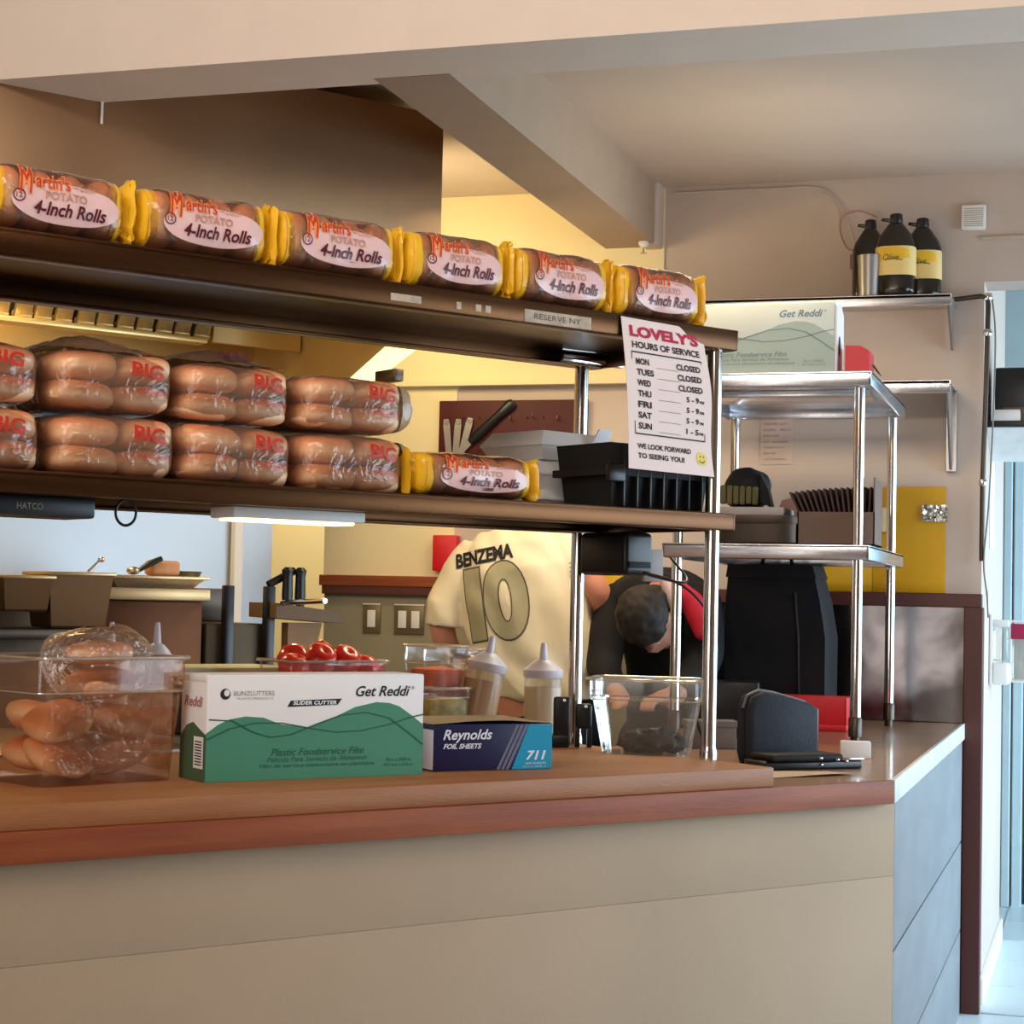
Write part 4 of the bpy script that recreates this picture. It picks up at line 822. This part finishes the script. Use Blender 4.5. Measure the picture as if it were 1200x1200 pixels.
gd = thing('glove_dispenser', 'white wire and acrylic box with a crimson label beside the sanitizer', 'dispenser', (-.34, 7.55, 1.15), 0)
part('frame', MB().tube([(0, 0, 0), (.22, 0, 0), (.22, 0, .22), (0, 0, .235)], .006, 8, closed=True).box(0, .22, .1, .106, 0, .2), M_WHITE, gd)
part('acrylic', MB().box(.005, .21, .0, .1, .005, .17, .004), CL_TUB, gd); part('crimson_label', MB().box(.0, .11, -.006, -.002, .165, .225), mat('crimson_label', (160, 20, 70), .5), gd); part('arm', MB().box(-.075, .01, .02, .06, .01, .03, .004), M_WHITE, gd)

# ================================================================== PEOPLE
def bake(name, mb, mt, parent, vox=.012, sm=6, label=None, disp=None):
    me = bpy.data.meshes.new('tmp'); me.from_pydata(mb.v, [], mb.f)
    bm = bmesh.new(); bm.from_mesh(me); bmesh.ops.recalc_face_normals(bm, faces=bm.faces[:]); bm.to_mesh(me); bm.free()
    o = bpy.data.objects.new('tmp', me); C.objects.link(o)
    r_ = o.modifiers.new('r', 'REMESH'); r_.mode = 'VOXEL'; r_.voxel_size = vox; r_.use_smooth_shade = True
    s_ = o.modifiers.new('s', 'SMOOTH'); s_.factor = .5; s_.iterations = sm
    dg = bpy.context.evaluated_depsgraph_get(); ev = o.evaluated_get(dg); nm_ = bpy.data.meshes.new_from_object(ev)
    bpy.data.objects.remove(o); bpy.data.meshes.remove(me)
    if disp:
        for q in nm_.vertices: q.co += q.normal*disp(q.co)
    nm_.polygons.foreach_set('use_smooth', [True]*len(nm_.polygons)); nm_.name = name
    p = link(name, nm_, mt, parent)
    if label: p['label'] = label
    return p
def bvh(o): return BVHTree.FromPolygons([q.co for q in o.data.vertices], [tuple(p.vertices) for p in o.data.polygons])
def limb(mb, pts, rs, n=16):
    # smooth tapered limb through the joints
    P_ = [Vector(p) for p in pts]; out = []; rad = []
    for i in range(len(P_)-1):
        a0, a1, a2, a3 = P_[max(i-1, 0)], P_[i], P_[i+1], P_[min(i+2, len(P_)-1)]
        for k in range(6):
            t = k/6; out.append(.5*((2*a1)+(-a0+a2)*t+(2*a0-5*a1+4*a2-a3)*t*t+(-a0+3*a1-3*a2+a3)*t**3)); rad.append(rs[i]*(1-t)+rs[i+1]*t)
    out.append(P_[-1]); rad.append(rs[-1]); mb.tube(out, rad, n)
    mb.ell(P_[0], (rs[0],)*3, n, 8); mb.ell(P_[-1], (rs[-1],)*3, n, 8); return mb
def hand(mb, p, d, up, s=1, curl=.5, side=1):
    """palm at p pointing along d; five separate curled fingers"""
    d = Vector(d).normalized(); up = Vector(up); sd = d.cross(up).normalized()*side; up = sd.cross(d).normalized()*side
    p = Vector(p); c = p+d*.045*s
    M = Matrix((sd, d, up)).transposed().to_4x4(); M.translation = c
    mb.ell((0, 0, 0), (.040*s, .048*s, .016*s), 16, 10, M=M, p=2.6)
    for k, (off, ln) in enumerate(((-.028, .068), (-.0095, .078), (.0095, .073), (.028, .056))):
        b0 = c+sd*off*s+d*.036*s; pts = [b0]; dd = d.copy()
        for j in range(3):
            dd = (dd-up*curl*(.5+.3*j)).normalized(); pts.append(pts[-1]+dd*ln*s*(.42, .33, .25)[j])
        mb.tube(pts, [.0088*s, .0085*s, .0078*s, .0062*s], 10); mb.ell(pts[-1], (.0064*s,)*3, 10, 6)
    b0 = c-sd*.034*s-d*.022*s; pts = [b0, b0-sd*.026*s+d*.022*s-up*.008*s, b0-sd*.030*s+d*.05*s-up*.02*s, b0-sd*.02*s+d*.07*s-up*.028*s]
    mb.tube(pts, [.0125*s, .0105*s, .0095*s, .007*s], 10); return mb
def ringE(c, a, b, tilt=0, yaw=0, n=28, p=2.3):
    out = []; e = 2/p
    for k in range(n):
        t = 2*math.pi*k/n; x = a*math.copysign(abs(math.cos(t))**e, math.cos(t)); y = b*math.copysign(abs(math.sin(t))**e, math.sin(t))
        q = Vector((x, y, 0)); q.rotate(Matrix.Rotation(tilt, 3, 'Y')); q.rotate(Matrix.Rotation(yaw, 3, 'Z')); out.append(Vector(c)+q)
    return out
def head(mb, M, s=1):
    """face looks along local +Y, crown along +Z, centre of the skull at the origin"""
    mb.ell((0, -.012, .025), (.076*s, .096*s, .088*s), 24, 16, M=M); mb.ell((0, .030, -.035), (.058*s, .062*s, .070*s), 20, 12, M=M, p=2.3)
    mb.ell((0, .062, -.085), (.026, .022, .020), 12, 8, M=M)
    mb.prism([(-.011, -.035), (.011, -.035), (.006, .02), (-.006, .02)], .08, .112, 'y', M=M); mb.ell((0, .104, -.030), (.014, .013, .011), 12, 8, M=M)
    for sx in (-1, 1): mb.ell((sx*.076, -.005, -.008), (.009, .020, .032), 12, 10, M=M); mb.ell((sx*.028, .082, .022), (.020, .010, .007), 10, 6, M=M)
    mb.ell((0, .092, -.060), (.024, .010, .006), 12, 6, M=M); mb.ell((0, .088, -.070), (.020, .010, .006), 12, 6, M=M)
    return mb
def eyes(parent, M):
    for sx in (-1, 1):
        e = part('eye', MB().ell((sx*.030, .069, .008), (.013, .009, .009), 14, 10, M=M), M_WHITE, parent)
        part('iris', MB().ell((sx*.030, .0768, .008), (.005, .003, .005), 10, 6, M=M), M_INK, e)
    part('lips', MB().ell((0, .0955, -.064), (.021, .005, .007), 12, 6, M=M), mat('lip_colour', (170, 92, 84), .5), parent)
# --- person in the cream football jersey, back to us
p1 = thing('person', 'person in a cream short sleeved football jersey seen from behind, working at the line', 'person', (-1.86, 6.28, 0), 0)
b = Vector((1.86, -6.28, 0)); T = lambda x, y, z: (x+1.86, y-6.28, z)
mb = MB()
rs = [ringE(T(-1.83, 6.30, .86), .185, .135), ringE(T(-1.835, 6.28, .97), .175, .12), ringE(T(-1.86, 6.26, 1.15), .165, .11), ringE(T(-1.90, 6.25, 1.35), .19, .12, R(-6)), ringE(T(-1.945, 6.25, 1.50), .20, .12, R(-9)), ringE(T(-1.965, 6.26, 1.60), .17, .10, R(-11)), ringE(T(-1.985, 6.27, 1.66), .09, .07, R(-10))]
mb.rings(rs); limb(mb, [T(-1.98, 6.27, 1.62), T(-2.0, 6.28, 1.74)], [.062, .058])
limb(mb, [T(-2.13, 6.26, 1.56), T(-2.215, 6.22, 1.40), T(-2.205, 6.27, 1.24), T(-2.10, 6.42, 1.16), T(-2.03, 6.50, 1.15)], [.058, .050, .042, .034, .027])
hand(mb, T(-2.03, 6.50, 1.15), (.5, .8, -.2), (0, 0, 1), .95)
limb(mb, [T(-1.79, 6.26, 1.62), T(-1.70, 6.24, 1.51), T(-1.655, 6.27, 1.43), T(-1.70, 6.44, 1.36), T(-1.78, 6.55, 1.32)], [.060, .052, .046, .036, .027])
hand(mb, T(-1.78, 6.55, 1.32), (-.6, .7, -.2), (0, 0, 1), .95, side=-1)
HM = Matrix.Translation(T(-2.0, 6.30, 1.865)) @ Matrix.Rotation(R(-8), 4, 'Y') @ Matrix.Rotation(R(-14), 4, 'X')
head(mb, HM)
for sx in (-.10, .10): limb(mb, [T(-1.83+sx, 6.30, .88), T(-1.83+sx*1.1, 6.32, .48), T(-1.83+sx*1.15, 6.28, .09)], [.095, .066, .045])
body = bake('body', mb, M_SKIN, p1, .011, 4)
eyes(p1, HM)
mb = MB().ell((0, -.018, .040), (.083, .100, .086), 24, 16, M=HM).ell((0, -.06, -.01), (.07, .05, .07), 20, 12, M=HM)
bake('hair', mb, M_HAIR, p1, .009, 2)
mb = MB()
rs = [ringE(T(-1.835, 6.285, 1.085), .205, .15), ringE(T(-1.855, 6.27, 1.16), .212, .145), ringE(T(-1.90, 6.255, 1.30), .232, .142, R(-4)), ringE(T(-1.93, 6.25, 1.42), .236, .142, R(-7)), ringE(T(-1.945, 6.25, 1.53), .222, .138, R(-9)), ringE(T(-1.965, 6.26, 1.62), .195, .118, R(-11)), ringE(T(-1.98, 6.27, 1.675), .115, .09, R(-10))]
mb.rings(rs)
mb.tube([T(-2.09, 6.26, 1.585), T(-2.16, 6.245, 1.50), T(-2.205, 6.225, 1.40), T(-2.21, 6.23, 1.325)], [.082, .084, .078, .074], 20)
mb.tube([T(-1.83, 6.26, 1.655), T(-1.765, 6.25, 1.59), T(-1.715, 6.245, 1.515)], [.078, .080, .078], 20)
def fold(q):
    x, z = q.x, q.z; d = .010*noise.noise(Vector((x*7+z*5, q.y*3, z*2.2)))+.006*math.sin((x*1.3+z*.9)*34+3*noise.noise(Vector((x*5, q.y*5, z*5))))*(.4+.6*max(0, min(1, (1.45-z)*4)))
    return d
jr = bake('jersey', mb, M_JERSEY, p1, .009, 5, 'cream football jersey with grey number 10', disp=fold)
tree = bvh(jr)
def onback(cx, cz, rot, off=.003, ydir=1):
    ca, sa = math.cos(rot), math.sin(rot)
    def f(u, v):
        o_ = Vector((cx+u*ca-v*sa+1.86, -1.2, cz+u*sa+v*ca)); h = tree.ray_cast(o_, Vector((0, 1, 0)))
        y = h[0].y if h[0] is not None else -.12
        return Vector((o_.x, y-off, o_.z))
    return f
fb1 = onback(-2.045, 1.575, R(11)); mb = MB(); text(mb, 'BENZEMA', fb1, 0, 0, .225, .052, bold=.045, cut=.012); part('name_lettering', mb, M_INK, jr, smooth=0)
f0 = onback(-2.0, 1.415, R(9), .003); f00 = onback(-2.0, 1.415, R(9), .002)
mb = MB(); text(mb, '1', f00, -.070, 0, .076, .262, bold=.055, cut=.014); text(mb, '0', f00, .050, 0, .168, .282, bold=.055, cut=.014); part('number_outline', mb, mat('dark_print_outline', (92, 88, 70), .6), jr, smooth=0)
mb = MB(); text(mb, '1', f0, -.070, 0, .066, .250, bold=.04, cut=.014); text(mb, '0', f0, .050, 0, .158, .270, bold=.04, cut=.014); part('number_10', mb, mat('grey_number_print', (176, 168, 134), .6), jr, smooth=0)
mb = MB()
for k in range(4): 
    cc_ = Vector(T(-1.715, 6.245, 1.515)); dr_ = Vector((.05, -.005, -.075)).normalized(); ce = cc_-dr_*(.004+.013*k)
    qx = dr_.orthogonal().normalized(); qy = dr_.cross(qx)
    mb.tube([ce+qx*.082*math.cos(t)+qy*.082*math.sin(t) for t in [2*math.pi*j/28 for j in range(28)]], .0022, 6, closed=True)
part('sleeve_stripes', mb, mat('grey_stripe', (150, 134, 118), .6), jr)
mb = MB().rings([ringE(T(-1.83, 6.30, 1.12), .185, .14), ringE(T(-1.83, 6.30, .95), .20, .15), ringE(T(-1.83, 6.30, .84), .20, .14)])
for sx in (-.10, .10): limb(mb, [T(-1.83+sx, 6.30, .88), T(-1.83+sx*1.1, 6.32, .48), T(-1.83+sx*1.15, 6.28, .10)], [.112, .085, .068])
bake('trousers', mb, M_PANTS, p1, .014, 4)
for sx in (-.115, .115): part('shoe', MB().ell(T(-1.83+sx, 6.33, .045), (.05, .13, .045), 18, 10, p=2.6), M_BLACK, p1)
# --- person in black, bent forward
p2 = thing('person', 'dark haired person in a black shirt and red neck strap, bending head down', 'person', (-1.50, 6.5, 0), 0)
U = lambda x, y, z: (x+1.50, y-6.5, z)
HM = Matrix.Translation(U(-1.435, 6.08, 1.365)) @ Matrix.Rotation(R(150), 4, 'Z') @ Matrix.Rotation(R(-96), 4, 'X')
mb = MB(); head(mb, HM, 1.02)
limb(mb, [U(-1.43, 6.13, 1.40), U(-1.42, 6.24, 1.44)], [.062, .068])
sec = ((6.22, 1.455, .12, .07, .2), (6.32, 1.44, .185, .115, .4), (6.44, 1.36, .175, .12, .7), (6.54, 1.20, .155, .115, 1.1), (6.58, 1.02, .165, .12, 1.45), (6.58, .90, .16, .12, 1.57))
def bsec(sc): return [[Vector(U(-1.46, y, z))+Vector((math.cos(t)*a_*sc, 0, 0))+Vector((0, math.sin(s_), math.cos(s_)))*math.sin(t)*b_*sc for t in [2*math.pi*k/24 for k in range(24)]] for y, z, a_, b_, s_ in sec]
mb.rings(bsec(.92))
limb(mb, [U(-1.30, 6.30, 1.42), U(-1.27, 6.20, 1.24), U(-1.33, 6.02, 1.13), U(-1.36, 5.94, 1.12)], [.055, .045, .036, .027]); hand(mb, U(-1.36, 5.94, 1.12), (-.2, -1, -.1), (0, 0, 1), .95)
limb(mb, [U(-1.62, 6.30, 1.40), U(-1.62, 6.20, 1.22), U(-1.54, 6.04, 1.13), U(-1.50, 5.96, 1.12)], [.055, .045, .036, .027]); hand(mb, U(-1.50, 5.96, 1.12), (.2, -1, -.1), (0, 0, 1), .95, side=-1)
for sx in (-.09, .09): limb(mb, [U(-1.46+sx, 6.58, .90), U(-1.46+sx, 6.54, .50), U(-1.46+sx, 6.58, .09)], [.095, .068, .045])
bake('body', mb, M_SKIND, p2, .012, 4); eyes(p2, HM)
mb = MB().ell((0, -.020, .035), (.088, .105, .094), 24, 16, M=HM).ell((0, -.070, -.015), (.078, .05, .075), 20, 12, M=HM)
bake('hair', mb, M_HAIR, p2, .009, 2, disp=lambda q: .007*noise.noise(q*38))
mb = MB().rings(bsec(1.06))
limb(mb, [U(-1.31, 6.30, 1.42), U(-1.275, 6.20, 1.24), U(-1.33, 6.05, 1.14)], [.076, .066, .050]); limb(mb, [U(-1.61, 6.30, 1.42), U(-1.625, 6.20, 1.22), U(-1.55, 6.06, 1.14)], [.075, .064, .050])
bake('black_shirt', mb, M_SHIRTB, p2, .012, 5, disp=lambda q: .008*noise.noise(q*9))
mb = MB().tube([U(-1.40, 6.12, 1.475), U(-1.355, 6.13, 1.47), U(-1.31, 6.15, 1.43), U(-1.275, 6.14, 1.36), U(-1.265, 6.12, 1.31)], [.024, .036, .042, .038, .022], 14)
bake('red_strap', mb, mat('crimson_cloth', (206, 30, 50), .7, var=.1), p2, .008, 3, 'crimson cloth strap at the neck')
part('pale_collar', MB().tube([U(-1.385, 6.06, 1.50), U(-1.36, 6.06, 1.45), U(-1.345, 6.07, 1.39)], [.018, .024, .012], 12), mat('pale_pink_cloth', (224, 190, 180), .7), p2)
mb = MB()
for sx in (-.09, .09): limb(mb, [U(-1.46+sx, 6.59, .92), U(-1.46+sx, 6.54, .50), U(-1.46+sx, 6.58, .10)], [.118, .088, .068])
bake('trousers', mb, M_PANTS, p2, .014, 4)
for sx in (-.09, .09): part('shoe', MB().ell(U(-1.46+sx, 6.54, .045), (.05, .13, .045), 18, 10, p=2.6), M_BLACK, p2)

# ================================================================== PREP LINE BEHIND THE PASS
pt_ = thing('prep_table', 'stainless steel prep table behind the pass counter', 'table', (0, 0, 0), CY)
part('top', MB().box(.9, 3.12, 3.885, 4.62, 1.04, 1.07, .004), M_STEEL, pt_); part('body', MB().box(.95, 3.0, 3.92, 4.58, .1, 1.04), M_DARKST, pt_)
for x in (1.0, 2.95):
    for y in (4.07, 4.55): part('leg', MB().tube([(x, y, 0), (x, y, .12)], .02, 12), M_CHROME, pt_)
def bin_(name, c, n, w, d, h, label, mt=CL_TUB, rz=0, z=1.0705):
    t = thing(name, label, 'container', P(c, n, z), CY+rz); tub(t, w, d, h, .1, .8, .04, mt, rc=.02); return t
tm = bin_('tomato_bin', 2.48, 4.12, .29, .17, .19, 'clear bin heaped with red tomatoes behind the film carton')
M_TOM = mat('tomato_red', (222, 40, 22), .22, var=.12, scale=9, coat=.4)
random.seed(5)
tms = [(-.100, -.03, .178, 'tomato at the front left of the heap'), (-.030, -.038, .200, 'front tomato second from the left, highest in the heap'), (.042, -.038, .196, 'front tomato third from the left in the heap'), (.106, -.03, .170, 'tomato at the front right of the heap'), (-.065, .04, .195, 'rear left tomato of the heap'), (.01, .042, .205, 'rear middle tomato of the heap'), (.078, .04, .185, 'rear right tomato of the heap')]
tmm = MB().lathe([(.001, -.024), (.022, -.028), (.036, -.014), (.038, .004), (.030, .022), (.012, .028), (.003, .022)], 20).mesh('tomato', 60)
for i, (x, y, z, tl_) in enumerate(tms):
    o = link('tomato', tmm, M_TOM, None, (0, 0, 0), (R(random.uniform(-40, 40)), R(random.uniform(-40, 40)), 0))
    o.scale = (1.12, 1.12, 1.12); o.location = P(2.48, 4.12, 1.0705)+CD*x+CN*y+Vector((0, 0, z-.004)); meta(o, tl_+' behind the film carton', 'tomato', 'tomatoes in the clear bin')
sb = bin_('salsa_bin', 2.78, 4.05, .13, .13, .23, 'tall clear bin half full of red salsa, by the jersey hem')
part('contents', MB().lathe([(.05, .005), (.056, .17), (.0, .178)], 24, pw=4), mat('orange_red_salsa', (214, 92, 52), .5, var=.3, scale=30), sb)
sb = bin_('pickle_bin', 2.74, 3.96, .14, .075, .125, 'low clear bin of yellow green pickles beside the film carton', z=1.0705)
part('contents', MB().box(-.058, .058, -.030, .030, .006, .10, .01), mat('pickle_green', (170, 150, 66), .5, var=.4, scale=40), sb)
bj = bin_('cream_bin', 2.91, 4.14, .15, .13, .22, 'tall clear bin of amber sauce behind the leaning squeeze bottle')
part('contents', MB().lathe([(.058, .005), (.064, .17), (.0, .175)], 24, pw=4), mat('amber_sauce', (214, 160, 84), .5, var=.1), bj)
def bottle(name, loc, s, fill, label, rot=(0, 0, 0), body=None, grp=None):
    t = thing(name, label, 'squeeze bottle', loc, 0, grp, (rot[0], rot[1], rot[2]))
    part('body', MB().lathe([(.030, 0), (.036, .006), (.037, .14), (.034, .155), (.030, .165)], 28, (0, 0, 0), s, s), body or CL_BOT, t, smooth=50)
    part('contents', MB().lathe([(.028, .004), (.0345, .008), (.0355, .125), (.0, .127)], 28, (0, 0, 0), s, s), mat('sauce_'+fill[0], fill[1], .5, var=.05), t, smooth=50)
    part('cap', MB().lathe([(.037, .150), (.039, .156), (.039, .170), (.034, .176), (.030, .180), (.026, .186), (.016, .196), (.009, .200)], 28, (0, 0, 0), s, s), mat('pale_lavender_plastic', (214, 206, 214), .4), t)
    part('nozzle', MB().lathe([(.009, .198), (.006, .235), (.0045, .242)], 14, (0, 0, 0), s, s), mat('pale_lavender_plastic', (214, 206, 214)), t)
    return t
bottle('squeeze_bottle', P(2.865, 3.99, 1.090), 1.38, ('mustard', (206, 148, 74)), 'leaning squeeze bottle of mustard coloured sauce, above the foil carton', (R(4), R(10), CY))
bottle('squeeze_bottle', P(3.055, 3.945, 1.0705), 1.36, ('mayo', (226, 206, 168)), 'upright squeeze bottle of cream sauce, right of the leaning one')
CBR = clear('pink_cloudy_bottle', (.9, .8, .75), .2, .04, haze=.5, hcol=(226, 180, 156))
qa = bottle('squeeze_bottle', P(1.855, 4.03, 1.0705), 1.06, ('pinkish', (206, 150, 120)), 'left squeeze bottle behind the bun tub, only its cap showing', body=CBR)
qb = bottle('squeeze_bottle', P(1.985, 4.06, 1.0705), 1.09, ('pinkish', (206, 150, 120)), 'right squeeze bottle behind the bun tub, its shoulder showing', body=CBR)
qa.scale = qb.scale = (1, 1, 1.17)
yt = thing('yellow_food_tub', 'yellow plastic food tub behind the bun tub at the frame edge', 'tub', P(1.48, 4.12, 1.0705), CY)
part('body', MB().box(-.16, .10, -.09, .09, 0, .13, .012), mat('amber_plastic', (214, 140, 40), .4), yt); part('lid', MB().box(-.165, .105, -.095, .095, .132, .165, .008), mat('pale_yellow_plastic', (232, 206, 120), .4), yt)
solo('cutting_board', MB().box(0, .35, 0, .22, 0, .018, .004), mat('white_green_board', (206, 204, 170), .5), 'pale cutting board edge behind the film carton', 'board', P(2.12, 4.24, 1.22), CY)
solo('board_stand', MB().box(0, .3, 0, .18, 0, .148, .006), M_DARKST, 'dark steel block under the pale cutting board', 'stand', P(2.14, 4.26, 1.0708), CY)
# cook line
M_APP = mat('appliance_grey', (88, 74, 58), .5, .8, .15, 3)
cl = thing('griddle_cabinet', 'brown lit stainless griddle cabinet on the cook line', 'cooker', (0, 0, 0), CY)
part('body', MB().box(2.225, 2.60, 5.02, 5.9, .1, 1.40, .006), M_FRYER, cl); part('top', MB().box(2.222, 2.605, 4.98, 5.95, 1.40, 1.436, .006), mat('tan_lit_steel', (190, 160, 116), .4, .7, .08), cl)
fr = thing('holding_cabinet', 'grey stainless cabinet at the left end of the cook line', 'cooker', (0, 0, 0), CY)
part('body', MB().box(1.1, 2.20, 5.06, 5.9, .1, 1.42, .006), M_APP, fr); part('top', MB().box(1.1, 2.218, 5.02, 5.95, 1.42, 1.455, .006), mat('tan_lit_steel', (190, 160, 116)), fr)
mb = MB(); text(mb, 'THERMASTAR', lambda u, v: (u, 5.058, v), 2.06, 1.30, .20, .022, bold=.02); part('badge_lettering', mb, M_MBLACK, fr, smooth=0)
fy = thing('fryer', 'dark steel fryer with upright frame right of the griddle cabinet', 'fryer', (0, 0, 0), CY)
part('body', MB().box(2.612, 2.84, 5.02, 5.8, .1, 1.335, .006), M_APP, fy)
for x in (2.66, 2.80): part('upright', MB().box(x, x+.03, 4.99, 5.02, .9, 1.45, .004), M_BLACK, fy)
part('flue', MB().box(2.612, 2.84, 5.3, 5.6, 1.335, 1.44, .006), M_DARKST, fy)
part('basket_handle', MB().tube([(2.83, 4.97, 1.36), (2.83, 4.95, 1.40), (2.83, 4.7, 1.41)], .008, 8), M_CHROME, fy)
kb = thing('slant_rack', 'dark wooden slanted rack with two upright handles at the fryer end', 'rack', P(2.93, 5.0, 0), CY)
part('board', MB().prism([(-.12, 1.40), (.11, 1.375), (.12, 1.34), (-.12, 1.355)], -.05, .12, 'y'), mat('dull_brown_board', (104, 78, 48), .6), kb); part('side', MB().prism([(-.06, 1.34), (.06, 1.34), (.01, 1.15), (-.06, 1.15)], -.02, .02, 'y'), mat('warm_tan_panel', (146, 104, 62), .6), kb)
for x in (-.055, -.01): part('handle', MB().lathe([(.012, 1.38), (.018, 1.42), (.016, 1.48), (.02, 1.50), (.010, 1.51)], 12, (x, .0, 0), 1, .8), M_BLACK, kb)
part('cross_handle', MB().tube([(-.11, .02, 1.455), (-.02, .02, 1.50)], .012, 10), M_BLACK, kb)
solo('steel_stand', MB().box(-.1, .12, -.06, .14, .0, 1.15, .004), M_DARKST, 'dark steel stand carrying the slanted rack', 'stand', P(2.95, 5.06, 0), CY)
def pan(c, n, z, w, d, h, label, mt=mat('brown_pan_steel', (110, 82, 56), .4, .9, .08, 4)):
    t = thing('steel_pan', label, 'pan', P(c, n, z), CY)
    rb = lambda w, d, zz: [(-w, -d, zz), (w, -d, zz), (w, d, zz), (-w, d, zz)]
    part('bowl', MB().rings([rb(w*.40, d*.40, 0), rb(w*.42, d*.42, .006), rb(w*.5, d*.5, h), rb(w*.48, d*.48, h), rb(w*.40, d*.40, .01)]), mt, t, smooth=0); part('rim', MB().box(-w*.54, w*.54, -d*.54, d*.54, h-.002, h+.008, .003), mat('warm_pan_rim', (206, 178, 132), .35, .8, .06), t)
    return t
pan(2.105, 4.86, 1.322, .185, .17, .145, 'deep square steel pan on the ledge before the cabinet')
pan(1.955, 4.86, 1.365, .14, .17, .09, 'shallow steel pan at the frame edge left of the deep pan')
solo('pan_ledge', MB().box(1.4, 2.20, 4.75, 5.05, 1.292, 1.320, .004), M_DARKST, 'dark ledge carrying steel pans before the grey cabinet', 'ledge', (0, 0, 0), CY)
wt_ = pan(2.44, 5.10, 1.4365, .30, .22, .028, 'wide shallow tray lying on the griddle cabinet', M_STEEL)
solo('toast_slab', MB().box(-.045, .05, -.03, .03, 0, .045, .012, 3), mat('toasted_bread', (186, 134, 92), .7, var=.15, scale=20), 'toasted bread piece on the wide shallow tray', 'bread', P(2.50, 5.10, 1.474), CY)
ld = thing('ladle', 'black handled ladle leaning on the wide shallow tray', 'ladle', P(2.42, 5.05, 1.474), CY)
part('handle', MB().tube([(-.02, 0, .012), (.02, 0, .035), (.055, 0, .050)], [.006, .010, .008], 10), M_BLACK, ld); part('cup', MB().ell((-.035, 0, .012), (.02, .02, .012), 14, 8), M_STEEL, ld)
sp2 = thing('steel_spoon', 'shiny steel spoon end standing in the deep pan', 'spoon', P(2.18, 4.86, 1.476), CY)
part('stem', MB().tube([(-.02, 0, 0), (.012, 0, .03)], .005, 8), M_CHROME, sp2); part('knob', MB().ell((.018, 0, .036), (.010, .010, .008), 12, 8), M_CHROME, sp2)
solo('steel_bowl', MB().lathe([(.055, 0), (.062, .004), (.078, .048), (.080, .052), (.075, .050), (.058, .006), (.0, .005)], 32), mat('warm_bowl_steel', (196, 172, 124), .3, .9, .05), 'small flared steel bowl standing on the fryer flue', 'bowl', P(2.71, 5.42, 1.4405))

# ------------------------------------------------------------------ put every thing's Empty at its own base
bpy.context.view_layer.update()
for rt_ in [o for o in C.objects if o.type == 'EMPTY' and not o.parent and o.location.length < 1e-6]:
    kids = [o for o in C.objects if o.parent == rt_]; inv = rt_.matrix_world.inverted()
    pts = [inv @ k.matrix_world @ Vector(c) for k in kids if k.type == 'MESH' for c in k.bound_box]
    if not pts: continue
    o_ = Vector((sum((min(p[i] for p in pts), max(p[i] for p in pts)))/2 if i < 2 else min(p[2] for p in pts) for i in range(3)))
    for k in kids: k.location = k.location-o_
    rt_.location = rt_.matrix_world @ o_
